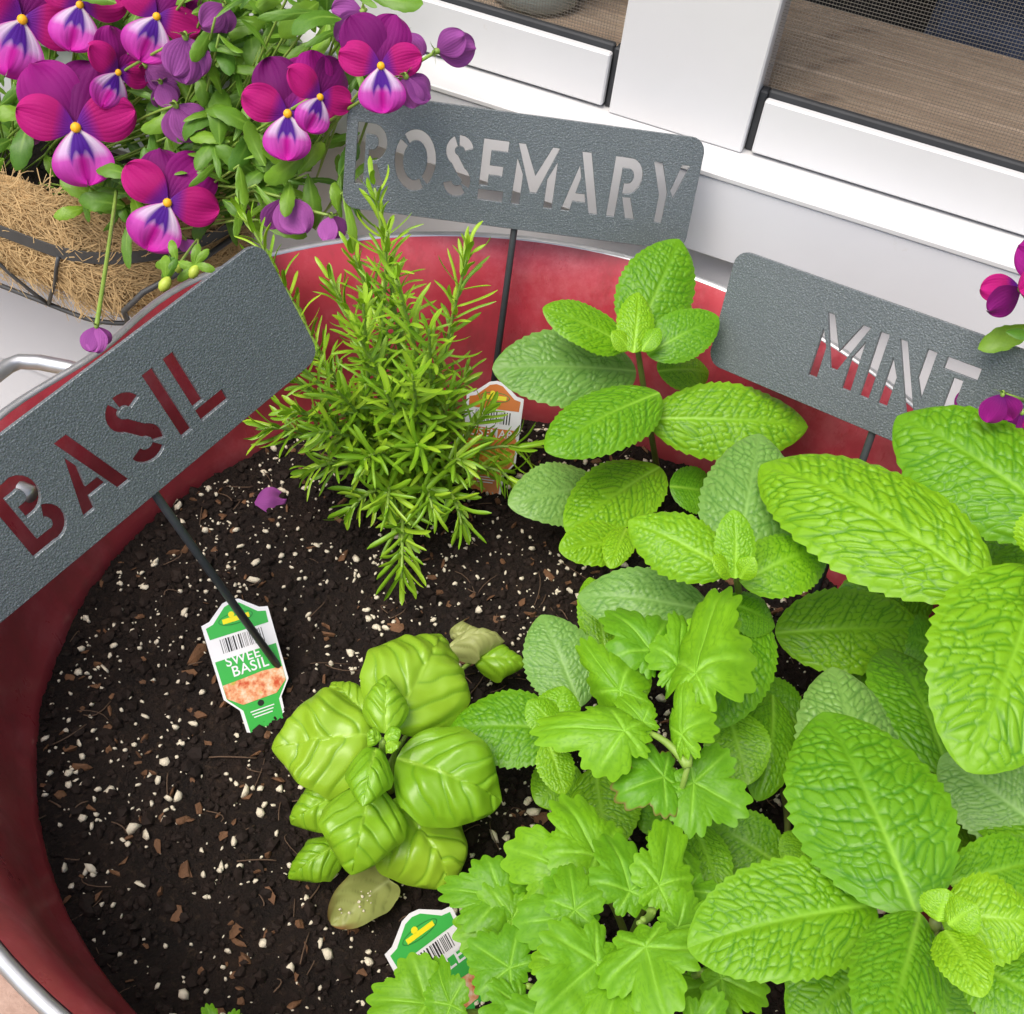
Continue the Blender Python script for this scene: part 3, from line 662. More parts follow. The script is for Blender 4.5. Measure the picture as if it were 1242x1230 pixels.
# ------------------------------------------------------------------ LEAVES
def smoothn(x, y, seed, s):
    return fbm(x, y, s, seed, 2)
def worley(u, v, seed):
    iu, iv = np.floor(u), np.floor(v); f1 = np.full(u.shape, 9.); f2 = np.full(u.shape, 9.); cid = np.zeros(u.shape)
    for i in (-1, 0, 1):
        for j in (-1, 0, 1):
            cu, cv = iu+i, iv+j
            h1 = (np.sin(cu*127.1+cv*311.7+seed*1.3)*43758.5453) % 1.; h2 = (np.sin(cu*269.5+cv*183.3+seed*2.1)*43758.5453) % 1.
            d = np.hypot(cu+.5+(h1-.5)*.75-u, cv+.5+(h2-.5)*.75-v)
            nw = d < f1; f2 = np.where(nw, f1, np.minimum(f2, d)); cid = np.where(nw, h1, cid); f1 = np.where(nw, d, f1)
    return f1, f2, cid
def blade(base, tip, wd, kind='mint', arch=.10, roll=0., cup=.10, fold=0., nt=60, nv=31, seed=0, wave=.03, quilt=1., nref=None, burn=0., side=0., skew=0.):
    """leaf surface between base and tip; returns verts, quads, attributes. wd = full width in metres"""
    base = np.asarray(base, float); tip = np.asarray(tip, float)
    L = np.linalg.norm(tip-base); ax = nrm(tip-base)
    if nref is None: nref = nrm(ZZ*.6+nrm(CAM-base)*.4)
    n0 = nref-ax*(nref@ax); n0 = nrm(n0)
    b0 = np.cross(n0, ax); cr, sr = math.cos(math.radians(roll)), math.sin(math.radians(roll))
    n, b = n0*cr+b0*sr, b0*cr-n0*sr
    r = np.random.default_rng(seed+17)
    t = np.linspace(0, 1, nt); v = np.linspace(-1, 1, nv)
    # outline
    if kind in ('mint', 'young'):
        w_ = (t**.58)*((1-t)**.66); w_ = w_/w_.max()
        teeth = 15 if kind == 'mint' else 11; tj = t+.012*np.sin(t*23+seed)
        sw_ = (tj*teeth+.25*r.uniform()) % 1.; amp = .060 if kind == 'mint' else .085
        ser = np.where(sw_ < .75, sw_/.75, (1-sw_)/.25); w_ = w_*(1-amp*(1-ser)*np.minimum(1, 4*(1-t)+.2))
    elif kind == 'basil':
        w_ = (t**.46)*((1-t)**.66); w_ /= w_.max(); w_ = w_*(1+.022*np.sin(t*19+seed)*(t > .2))
    elif kind == 'viola':
        w_ = (t**.75)*((1-t)**.55); w_ /= w_.max(); w_ = w_*(1+.05*np.sin(t*5*2*np.pi))
    elif kind == 'needle':
        w_ = np.minimum(1, (t*7+.35))*np.minimum(1, ((1-t)*5.5+.06))**.6
    elif kind == 'celery':       # narrow upper leaflets, toothed near the tip
        w_ = (t**.75)*((1-t)**.42); w_ /= w_.max(); sw_ = (t*7.+.2) % 1.; w_ = w_*(1-.22*(1-sw_**.6)*np.clip((t-.3)*3, 0, 1))
    hw = wd/2
    T, Vv = np.meshgrid(t, v, indexing='ij'); Wt = np.broadcast_to(w_[:, None], T.shape)
    y = Vv*Wt*hw; ay = np.abs(y)/L; sg = np.sign(Vv)
    env = np.minimum(1, (1-np.abs(Vv))*5)*np.minimum(1, T*9)*np.minimum(1, (1-T)*8)
    x_ = T; vein = np.zeros_like(T); q = np.zeros_like(T)
    jit = smoothn(T*1., y/L+.3*sg, seed+5, 14.)*.05
    if kind in ('mint', 'young'):
        Nn = 8.0 if kind == 'mint' else 7.0; yn = ay/(wd/L)*2; kf = .20+.03*r.normal()
        ph = Nn*(x_-kf*yn-.07*yn**2)+np.where(sg > 0, .0, .42)+jit*6+20
        fr = ph-np.floor(ph); da = np.minimum(fr, 1-fr)
        f1, f2, cid = worley(ph*2.3+sg*31, yn*(6.0 if kind == 'mint' else 4.8)+jit*10+sg*17, seed)
        ed = f2-f1
        bul = np.minimum(1, ed/.45)**.75*np.minimum(1, .45+da/.22)*(.65+.6*cid)
        q = (bul+.10*fbm(T, y/L, 60., seed+8, 2))*(1-.9*np.exp(-(yn/.07)**2))
        vein = np.maximum(np.exp(-(da/.06)**2)*.95, .9*np.exp(-(ed/.105)**2))*env*np.minimum(1, .4+yn*4)
        qamp = (.0115 if kind == 'mint' else .018)*L
    elif kind == 'basil':
        Nn = 4.2
        ph = Nn*(x_-.50*ay/(wd/L)-.95*(ay/(wd/L))**2)+np.where(sg > 0, .0, .45)+jit*3+20
        fr = ph-np.floor(ph); da = np.minimum(fr, 1-fr)
        q = (np.sin(np.pi*fr)**.9+.35*np.sin(2*np.pi*fr+.6)*np.minimum(1, fr*6)*np.minimum(1, (1-fr)*6))*(.75+.5*smoothn(T, y/L, seed+2, 9.))+.10*smoothn(T, y/L, seed+9, 25.)
        vein = np.exp(-(da/.05)**2)*env; qamp = .040*L
    elif kind == 'viola':
        ph = 4*(x_-.6*ay/(wd/L))+20; fr = ph-np.floor(ph); da = np.minimum(fr, 1-fr); q = np.sin(np.pi*fr); vein = .5*np.exp(-(da/.08)**2)*env; qamp = .008*L
    elif kind == 'celery':
        ph = 4*(x_-.9*ay/(wd/L))+20; fr = ph-np.floor(ph); da = np.minimum(fr, 1-fr); q = np.sin(np.pi*fr); vein = .6*np.exp(-(da/.07)**2)*env; qamp = .016*L
    else: qamp = 0
    ribw = .0011/hw if kind != 'needle' else .25
    rib = np.exp(-(np.abs(Vv*Wt)/np.maximum(ribw*.8, .016))**2)*np.clip((.75-T)*1.6, 0, 1)*(1 if kind != 'needle' else .4)
    groove = np.exp(-(np.abs(Vv*Wt)/.10)**2)*np.minimum(1, (1-T)*2.5)
    if kind in ('mint', 'young', 'basil'): vein = vein*(1-rib)
    # centre line
    bow = arch*L*(4*t*(1-t)*.75+.55*np.sin(np.pi*t**1.3))*.8
    sb = side*L*4*t*(1-t)
    C = base+ax*(t*L)[:, None]+n*bow[:, None]+b*sb[:, None]
    Tn = np.gradient(C, axis=0); Tn /= np.linalg.norm(Tn, axis=1)[:, None]
    Nv = n-Tn*(Tn@n)[:, None]; Nv /= np.linalg.norm(Nv, axis=1)[:, None]
    tw = math.radians(skew)*(t-.3)
    Bv = np.cross(Nv, Tn)
    Nv, Bv = Nv*np.cos(tw)[:, None]+Bv*np.sin(tw)[:, None], Bv*np.cos(tw)[:, None]-Nv*np.sin(tw)[:, None]
    hgt = -cup*hw*(np.abs(Vv)**(2.6 if kind == 'basil' else 2))*Wt*(1.5 if kind == 'basil' else 1)+fold*hw*np.abs(Vv)*Wt+wave*hw*np.sin(T*9+sg*1.3+seed)*(np.abs(Vv)**2)*Wt
    hgt = hgt+quilt*qamp*q*env-(.35*qamp*groove if kind in ('mint', 'young', 'basil') else 0)+(.17 if kind == 'basil' else .03)*hw*smoothn(T, y/L, seed+31, 7.)
    Pt = C[:, None, :]+Bv[:, None, :]*y[..., None]+Nv[:, None, :]*hgt[..., None]
    I = np.arange(nt*nv).reshape(nt, nv); Fq = np.stack([I[:-1, :-1], I[1:, :-1], I[1:, 1:], I[:-1, 1:]], -1).reshape(-1, 4)
    bn = np.zeros_like(T)
    if burn: bn = np.clip((np.abs(Vv)*.6+T*.5+.35*smoothn(T, Vv, seed+3, 5.)-1.2+burn)*3, 0, 1)
    return Pt.reshape(-1, 3), Fq, {'vein': vein, 'rib': rib, 'burn': bn, 'lu': T, 'lv': Vv}

def sgn_(v): return np.sign(v)
def frond(base, tip, wd, seed=0, arch=.08, roll=0, cup=.12, na=181, nr=30, nref=None, lobes=3, burn=0.):
    """a lobed, toothed leaflet (parsley / celery) fanned out from its base"""
    base = np.asarray(base, float); tip = np.asarray(tip, float); L = np.linalg.norm(tip-base); ax = nrm(tip-base)
    if nref is None: nref = nrm(ZZ*.55+nrm(CAM-base)*.45)
    n0 = nrm(nref-ax*(nref@ax)); b0 = np.cross(n0, ax); cr, sr = math.cos(math.radians(roll)), math.sin(math.radians(roll)); n, b = n0*cr+b0*sr, b0*cr-n0*sr
    r = np.random.default_rng(seed+3)
    a = np.linspace(-1, 1, na); x0 = .27
    cl = [-.70, -.385, 0, .385, .70]; hwid = [.15, .19, .215, .19, .15]; pk = [.36, .60, .74, .60, .36]; pk = [p_*r.uniform(.88, 1.12) for p_ in pk]
    R_ = np.zeros(na); ph = np.zeros(na)
    for i in range(5):
        xl = (a-cl[i])/hwid[i]; m_ = np.abs(xl) <= 1.06; bs = .60*pk[i]
        rr = bs+(pk[i]-bs)*np.clip(1-np.abs(xl)**2.4, 0, 1)**.8
        tt = xl*(2.4 if i in (1, 2, 3) else 1.5)+r.uniform(-.3, .3); rr = rr*(1+(.09+.05*r.uniform())*np.abs(np.cos(np.pi*tt))**1.2-.06)
        up_ = m_ & (rr > R_); R_ = np.where(up_, rr, R_); ph = np.where(up_, tt, ph)
    tail = np.clip((np.abs(a)-.80)/.2, 0, 1); R_ = np.maximum(R_, .20*(1-tail)+x0*tail)
    ang = a*math.pi
    rho = np.linspace(0.0005, 1, nr)
    Rh, A = np.meshgrid(rho, ang, indexing='ij'); rad = Rh*R_[None, :]
    kx = wd/L/1.14
    X = x0+rad*np.cos(A); Yl = rad*np.sin(A)*kx
    wv1, wv2, _c = worley(X*15+seed, Yl*15+sgn_(Yl)*3, seed)
    mid = np.minimum.reduce([np.abs(a-c) for c in cl])[None, :]*np.ones_like(Rh)
    rib = .7*np.exp(-(mid*Rh*R_[None, :]/.0065)**2)*np.minimum(1, (1.0-Rh)*2.)
    vein = np.maximum(.6*np.exp(-((wv2-wv1)/.12)**2), np.exp(-((np.abs(mid*Rh*R_[None, :])-.02)/.012)**2)*.4)*np.minimum(1, (1-Rh)*8)
    nz_ = fbm(X, Yl, 6., seed, 3)
    H_ = arch*(4*X*(1-X))-cup*(Yl/kx)**2*1.3+.040*nz_+.004*np.minimum(1, (wv2-wv1)/.4)*np.minimum(1, (1-Rh)*6)-.02*rib+.05*np.minimum(np.abs(Yl)/kx*2, .6)
    H_ = H_-.10*np.maximum(0, Rh-.6)**1.5
    Pt = base+(X[..., None]*ax+Yl[..., None]*b+H_[..., None]*n)*L
    I = np.arange(nr*na).reshape(nr, na); Fq = np.stack([I[:-1, :-1], I[:-1, 1:], I[1:, 1:], I[1:, :-1]], -1).reshape(-1, 4)
    bn = np.clip((Rh-.93)*14, 0, 1)*burn
    return Pt.reshape(-1, 3), Fq, {'vein': vein, 'rib': rib, 'burn': bn, 'lu': Rh, 'lv': A}

def leaf(parent, mat, base, tip, wpx, kind='mint', name='leaf', **kw):
    """base/tip given as (px, py, height)"""
    a, b = P(*base), P(*tip)
    wd = wpx*depth((a+b)/2)/FPX*1.06
    V, F, at = blade(a, b, wd, kind, **kw)
    return wobj(name, V, F, M[mat], parent, True, at)

# ------------------------------------------------------------------ MINT
sd_ = [0]
def mint(root, apex, label, leaves, stems):
    t = thing('mint_shoot', P(*root), label, 'mint', 'mint shoots')
    for i, (a, b, w_, *o) in enumerate(leaves):
        sd_[0] += 1; kw = dict(o[0]) if o else {}
        kind = kw.pop('kind', 'mint'); m_ = kw.pop('mat', 'mint' if kind == 'mint' else 'mint_young')
        big = w_ > 85
        kw['arch'] = min(kw.get('arch', random.uniform(.05, .12)), .08 if w_ > 125 else .12); kw.setdefault('cup', random.uniform(.05, .28)); kw.setdefault('roll', random.uniform(-8, 8)); kw.setdefault('wave', .05)
        leaf(t, m_, a, b, w_, kind, nt=(168 if w_ > 125 else 128) if big else 84, nv=(97 if w_ > 125 else 75) if big else 51, seed=sd_[0], **kw)
        # petiole
        A = P(*a); ap = P(*apex) if len(apex) == 3 else A
    for pts, r0, r1 in stems:
        q = [P(*p) for p in pts]; q = bez(q[0], q[1], q[2], 14) if len(q) == 3 else np.array(q)
        V, F = tube(q, np.linspace(r0, r1, len(q)), 8); wobj('stem', V, F, M['stem_purple'], t)
    return t
Y_ = {'kind': 'young'}
mint((800, 585, 0), (772, 410, .155), 'mint shoot standing nearest the ROSEMARY sign, with a tall upright top leaf', [
    ((770, 412, .150), (824, 290, .185), 92, {'arch': .05, 'roll': -10}), ((760, 420, .145), (658, 374, .165), 66), ((785, 430, .150), (872, 384, .165), 62, {'roll': -10}),
    ((768, 428, .158), (774, 354, .176), 46, Y_), ((764, 424, .158), (742, 402, .167), 26, Y_), ((778, 426, .158), (800, 398, .168), 26, Y_), ((772, 450, .115), (597, 448, .118), 104, {'roll': 8, 'cup': .1, 'mat': 'mint_pale'}), ((800, 476, .125), (662, 548, .118), 92, {'cup': .25}),
    ((786, 508, .108), (980, 518, .112), 96, {'roll': -12}), ((798, 450, .11), (860, 450, .10), 56), ((735, 590, .050), (616, 612, .055), 84, {'cup': .2, 'mat': 'mint_pale'}), ((800, 566, .062), (688, 648, .060), 92),
    ((812, 590, .06), (870, 600, .05), 60), ((765, 655, .075), (678, 668, .085), 62, Y_), ((760, 640, .085), (740, 690, .09), 40, Y_)],
    [([(800, 585, 0), (790, 530, .07), (772, 415, .152)], .0024, .0018), ([(790, 600, .0), (780, 640, .05), (765, 655, .08)], .002, .0012)])
mint((905, 790, 0), (893, 685, .18), 'mint shoot with a small crinkled top rosette in the middle of the clump', [
    ((893, 690, .165), (921, 526, .175), 112, {'roll': 6, 'cup': .2, 'mat': 'mint_pale'}), ((885, 692, .180), (762, 632, .180), 84, {'kind': 'young', 'cup': .3}), ((898, 706, .178), (1002, 664, .178), 84, {'cup': .3}),
    ((892, 702, .192), (890, 618, .212), 50, Y_), ((888, 698, .192), (864, 676, .202), 30, Y_), ((897, 702, .192), (915, 676, .204), 28, Y_),
    ((862, 742, .125), (700, 724, .118), 84, {'roll': 5, 'mat': 'mint_pale'}), ((912, 734, .140), (862, 884, .130), 100, {'roll': 6}), ((940, 768, .095), (1122, 766, .100), 108, {'cup': .15, 'roll': -6}),
    ((880, 730, .15), (940, 760, .14), 60)],
    [([(905, 790, 0), (900, 750, .09), (893, 695, .185)], .0024, .0018)])
mint((1180, 770, 0.0), (1240, 690, .26), 'tallest mint shoot with the biggest leaves in front of the MINT sign', [
    ((1200, 716, .215), (922, 562, .190), 168, {'arch': .10, 'cup': .22, 'roll': -4}), ((1300, 642, .225), (1088, 505, .220), 158, {'cup': .22, 'arch': .12}),
    ((1262, 690, .235), (1172, 936, .215), 196, {'cup': .12, 'arch': .10}), ((1280, 700, .22), (1420, 780, .2), 180), ((1152, 940, .120), (1074, 786, .110), 116, {'roll': -10}),
    ((1055, 1010, .110), (1010, 808, .118), 128, {'cup': .25, 'mat': 'mint_pale'}), ((1270, 1010, .135), (1140, 918, .130), 110, {'roll': 10, 'mat': 'mint_pale'}), ((1300, 1060, .14), (1196, 960, .12), 110),
    ((1262, 680, .25), (1275, 610, .27), 70, Y_), ((1262, 690, .25), (1320, 720, .27), 70, Y_), ((1120, 800, .08), (1060, 880, .07), 90), ((1040, 830, .06), (985, 900, .06), 80)],
    [([(1180, 770, 0), (1230, 720, .12), (1264, 688, .245)], .0030, .0022)])
mint((1120, 1010, 0), (1130, 1120, .235), 'mint shoot over the parsley side with one large upright oval leaf', [
    ((1112, 1108, .222), (998, 864, .212), 186, {'cup': .18, 'arch': .10, 'roll': 2}), ((1062, 1096, .205), (834, 1150, .190), 146, {'cup': .05, 'fold': .12, 'roll': -6}), ((1116, 1106, .228), (1066, 1276, .240), 118, {'cup': .35}),
    ((1140, 1110, .240), (1262, 1120, .250), 108, {'cup': .25, 'kind': 'young'}), ((1146, 1128, .255), (1192, 1210, .265), 66, Y_), ((1138, 1118, .255), (1148, 1078, .262), 52, Y_), ((1150, 1122, .258), (1186, 1098, .266), 48, Y_),
    ((1168, 1160, .22), (1290, 1240, .225), 112, {'cup': .2}), ((1152, 1072, .190), (1290, 1040, .185), 84), ((1080, 1150, .16), (960, 1250, .15), 130), ((1120, 1180, .17), (1180, 1300, .16), 130)],
    [([(1120, 1010, 0), (1150, 1180, .12), (1134, 1118, .24)], .0030, .002), ([(1142, 1130, .235), (1165, 1180, .225), (1190, 1240, .21)], .0012, .001)])
mint((700, 905, 0), (685, 880, .1), 'low mint shoot touching the basil leaves', [
    ((694, 886, .085), (544, 886, .075), 98, {'cup': .15}), ((704, 858, .085), (656, 746, .100), 88, {'cup': .2, 'roll': 6, 'mat': 'mint_pale'}), ((668, 892, .105), (684, 832, .115), 58, Y_), ((676, 884, .11), (640, 850, .115), 46, Y_),
    ((664, 900, .105), (684, 964, .100), 46, Y_), ((672, 894, .112), (700, 905, .118), 34, Y_), ((722, 930, .055), (738, 1036, .050), 94, {'roll': -15}), ((700, 930, .05), (650, 975, .045), 66), ((735, 800, .08), (715, 700, .09), 50)],
    [([(700, 905, 0), (690, 895, .05), (674, 888, .108)], .002, .0014)])
mint((925, 900, 0), (930, 960, .08), 'shaded mint shoot low under the larger leaves beside the parsley', [
    ((882, 862, .105), (908, 952, .095), 78), ((938, 842, .085), (918, 972, .075), 72, {'roll': 15}), ((952, 1052, .085), (858, 996, .085), 80, {'roll': 10}), ((930, 1010, .07), (870, 1076, .07), 70),
    ((985, 1010, .10), (960, 1062, .10), 60), ((842, 1000, .10), (876, 1090, .10), 56, {'kind': 'young', 'mat': 'mint'}), ((1000, 960, .06), (1060, 1040, .06), 90), ((970, 880, .05), (900, 830, .05), 70), ((1040, 1080, .10), (960, 1060, .1), 90),
    ((860, 1080, .09), (845, 1150, .09), 70), ((1010, 760, .04), (1080, 850, .04), 80), ((1100, 870, .05), (1180, 960, .05), 90), ((1180, 960, .06), (1260, 930, .06), 80), ((1210, 1040, .08), (1130, 1010, .09), 90), ((830, 950, .05), (780, 1010, .05), 80), ((780, 850, .05), (730, 800, .05), 70), ((800, 720, .05), (740, 760, .05), 70), ((1150, 850, .04), (1230, 870, .05), 80), ((1130, 720, .08), (1010, 740, .07), 90), ((1215, 690, .14), (1130, 640, .12), 90), ((1270, 660, .17), (1230, 760, .16), 100), ((1150, 790, .1), (1085, 770, .1), 80), ((1240, 700, .15), (1300, 640, .16), 90)],
    [([(925, 900, 0), (930, 940, .05), (900, 900, .1)], .0022, .0014), ([(950, 960, .0), (960, 1000, .05), (950, 1050, .085)], .0022, .0014)])

# ------------------------------------------------------------------ BASIL
bas = thing('basil_plant', P(462, 965, 0), 'small bright green basil plant with glossy puckered leaves', 'basil')
for i, (a, b, w_, kw) in enumerate([
    ((474, 884, .085), (536, 768, .080), 122, dict(arch=.20, cup=.28, roll=-10)), ((452, 892, .085), (332, 908, .072), 118, dict(arch=.18, cup=.26, roll=6)), ((480, 918, .088), (612, 972, .078), 112, dict(arch=.17, cup=.18, roll=-8)),
    ((468, 890, .098), (468, 818, .106), 50, dict(arch=.16, cup=.5)), ((456, 906, .098), (440, 978, .100), 54, dict(arch=.16, cup=.5)), ((452, 950, .078), (426, 1062, .066), 96, dict(arch=.2, cup=.3)), ((478, 968, .055), (548, 1078, .040), 112, dict(arch=.15, cup=.3, roll=10)),
    ((424, 958, .06), (352, 1000, .05), 64, dict(arch=.2, cup=.5)), ((418, 1022, .035), (350, 1066, .025), 50, dict(arch=.2, cup=.5)), ((440, 862, .08), (402, 828, .075), 40, dict(arch=.15, cup=.4)),
    ((466, 896, .104), (486, 886, .110), 22, dict(arch=.1, cup=.4)), ((462, 898, .104), (446, 888, .110), 22, dict(arch=.1, cup=.4)), ((470, 900, .104), (482, 908, .108), 20, dict(arch=.1, cup=.4)), ((410, 955, .05), (385, 1000, .045), 55, dict(arch=.2, cup=.5))]):
    leaf(bas, 'basil', a, b, w_*1.06, 'basil', nt=120, nv=73, seed=300+i, wave=.10, **kw)
for pts, r0, r1 in (([(462, 965, 0), (464, 940, .05), (464, 898, .102)], .0026, .0018), ([(480, 905, .085), (476, 930, .06), (474, 960, .03)], .0014, .0018)):
    V, F = tube(bez(*[P(*p) for p in pts], 12), np.linspace(r0, r1, 12), 8); wobj('stem', V, F, M['stem'], bas)
leaf(bas, 'basil', (575, 800, .030), (640, 806, .034), 46, 'basil', seed=330, arch=.25, cup=.6, wave=.15)
leaf(bas, 'basil_dead', (540, 790, .034), (612, 778, .040), 40, 'basil', seed=331, arch=.3, cup=.8, wave=.2, roll=20)
leaf(bas, 'basil_dead', (545, 772, .03), (580, 762, .042), 30, 'basil', seed=332, arch=.3, cup=.8, wave=.2, roll=-20)
V, F = tube(bez(P(470, 930, .03), P(520, 840, .03), P(575, 800, .03), 10), .0014, 6); wobj('stem', V, F, M['stem'], bas)
dl = wobj('fallen_leaf', *[x for x in blade(P(474, 1066, .010), P(402, 1122, .006), 62*depth(P(440, 1090, 0))/FPX, 'basil', arch=.12, cup=-.45, roll=5, nt=40, nv=25, seed=340, wave=.25, burn=.45)][:2], M['basil_dead'], None, True,
          blade(P(474, 1066, .010), P(402, 1122, .006), .03, 'basil', nt=40, nv=25, seed=340, wave=.25, burn=.45)[2])
rq = np.random.default_rng(44); pts_ = []
for k in range(26):
    q = P(rq.uniform(405, 450), rq.uniform(1085, 1122), 0.); pts_.append([q[0], q[1], .0135])
scatter('perlite', np.array(pts_), rq.uniform(.0004, .0012, 26), M['perlite'], blobs(6, 4), 'white perlite specks lying on the dying basil leaf', 'perlite', seed=9)
tag(dl, 'pale dying basil leaf with brown edges lying on the soil', 'leaf')

# ------------------------------------------------------------------ PARSLEY
par = thing('parsley_plant', P(760, 1150, 0), 'bright green flat leaved parsley with toothed lobes beside the mint', 'parsley')
fr = [((720, 1072, .115), (618, 1028, .112), 116), ((738, 1066, .125), (682, 968, .125), 96), ((640, 1096, .098), (526, 1078, .092), 78), ((648, 1108, .10), (552, 1136, .092), 94), ((772, 1112, .14), (738, 1014, .14), 92),
      ((792, 1106, .145), (812, 1002, .145), 74), ((728, 1112, .135), (628, 1120, .125), 104), ((776, 1120, .16), (812, 1246, .165), 124), ((748, 1146, .15), (650, 1232, .15), 126), ((548, 1222, .085), (440, 1212, .078), 92), ((556, 1242, .088), (528, 1162, .088), 52),
      ((640, 1190, .12), (566, 1140, .115), 86), ((648, 1208, .12), (590, 1260, .12), 92), ((850, 1180, .13), (936, 1218, .13), 96), ((826, 936, .150), (742, 968, .145), 92), ((818, 936, .152), (906, 984, .150), 100), ((800, 1130, .15), (880, 1110, .145), 74),
      ((860, 1170, .11), (850, 1270, .11), 90), ((700, 1130, .14), (690, 1050, .14), 70), ((760, 1170, .15), (730, 1270, .15), 110), ((690, 1230, .125), (640, 1300, .12), 110), ((620, 1150, .105), (570, 1180, .10), 66), ((700, 1180, .13), (640, 1160, .125), 80), ((820, 1010, .12), (790, 1080, .12), 70), ((830, 1060, .13), (850, 1140, .13), 70), ((820, 1240, .14), (900, 1280, .14), 110)]
for i, (a, b, w_) in enumerate(fr):
    A, B_ = P(*a), P(*b); wd = w_*depth((A+B_)/2)/FPX*1.1
    V, F, at = frond(A, B_, wd, seed=500+i, arch=random.uniform(-.02, .16), roll=random.uniform(-22, 22), cup=random.uniform(.0, .22), burn=1. if i == 14 else 0.)
    wobj('leaflet', V, F, M['parsley'], par, True, at)
for i, (a, b, w_, rl, cu) in enumerate([((838, 872, .175), (874, 718, .180), 92, 25, .5), ((808, 812, .165), (736, 740, .165), 92, -10, .3), ((792, 898, .165), (660, 884, .160), 84, -12, .45), ((776, 868, .16), (702, 772, .160), 62, 20, .6), ((834, 922, .17), (830, 822, .18), 52, 35, .6), ((850, 800, .17), (892, 740, .172), 70, -20, .4), ((790, 890, .165), (752, 846, .165), 44, 0, .3), ((812, 840, .168), (822, 742, .172), 60, -25, .5)]):
    A, B_ = P(*a), P(*b); wd = w_*depth((A+B_)/2)/FPX*1.1
    V, F, at = frond(A, B_, wd, seed=560+i, arch=.12, roll=rl, cup=cu)
    wobj('leaflet', V, F, M['parsley'], par, True, at)
for pts in ([(760, 1150, 0), (800, 1060, .08), (834, 930, .165)], [(834, 930, .165), (815, 900, .17), (790, 890, .165)], [(834, 930, .165), (836, 900, .172), (838, 866, .176)], [(760, 1150, 0), (760, 1120, .08), (728, 1075, .12)], [(760, 1150, 0), (780, 1150, .08), (780, 1115, .155)], [(760, 1150, 0), (690, 1150, .06), (645, 1104, .1)],
            [(740, 1160, 0), (620, 1240, .05), (550, 1226, .085)], [(760, 1160, 0), (680, 1210, .07), (640, 1196, .12)], [(780, 1150, 0), (830, 1200, .08), (852, 1178, .13)], [(790, 1105, .145), (792, 1112, .14), (775, 1120, .155)]):
    V, F = tube(bez(*[P(*p) for p in pts], 12), np.linspace(.0022, .0013, 12), 7); wobj('stalk', V, F, M['stem'], par)
p2 = thing('parsley_sprig', P(262, 1290, 0), 'tiny parsley sprig poking up at the near edge of the soil', 'parsley')
for i, (a, b, w_) in enumerate([((264, 1268, .03), (250, 1216, .035), 40), ((268, 1270, .03), (290, 1222, .034), 38), ((262, 1272, .03), (225, 1250, .03), 36)]):
    A, B_ = P(*a), P(*b); V, F, at = frond(A, B_, w_*depth(A)/FPX, seed=600+i); wobj('leaflet', V, F, M['parsley'], p2, True, at)
V, F = tube([P(262, 1290, 0), P(266, 1270, .03)], .0011, 6); wobj('stalk', V, F, M['stem'], p2)

# ------------------------------------------------------------------ ROSEMARY
ros = thing('rosemary_plant', P(505, 600, 0), 'bushy rosemary plant with narrow bright green needles beside the ROSEMARY sign', 'rosemary')
needle_me = []
for k in range(7):
    V, F, at = blade((0, 0, 0), (1, 0, 0), .115+.02*(k % 3), 'needle', arch=[.05, -.04, .10, .14, -.10, .02, .08][k], nt=9, nv=5, cup=[.5, .3, .6, .5, .4, -.3, .5][k], nref=ZZ, seed=k, wave=0, side=[0, .03, -.03, .05, 0, -.05, .02][k])
    needle_me.append(mesh('needle', V, F, M['rosemary'], True, at))
shoots = [((452, 214, .235), 1), ((572, 288, .205), 1), ((396, 330, .17), .9), ((352, 396, .14), .9), ((478, 330, .21), 1), ((318, 520, .085), .9), ((345, 455, .12), .9), ((640, 548, .055), 1.), ((625, 590, .04), .8), ((487, 706, .035), 1), ((560, 640, .045), .9), ((420, 625, .045), .9), ((372, 575, .07), .9),
          ((520, 392, .18), 1), ((430, 400, .17), 1), ((405, 470, .13), 1), ((465, 470, .14), 1), ((545, 480, .12), 1), ((505, 540, .10), 1), ((440, 560, .09), 1), ((385, 525, .10), .9), ((560, 560, .08), .9), ((470, 620, .06), .9), ((525, 620, .06), .9), ((350, 500, .1), .9), ((425, 300, .19), .9), ((500, 450, .16), 1), ((288, 246, .175), .9), ((340, 420, .15), .9), ((592, 500, .09), .9), ((575, 440, .12), .8), ((470, 270, .22), .9), ((440, 360, .19), .9)]
NE = []
base0 = np.array(ros.location)
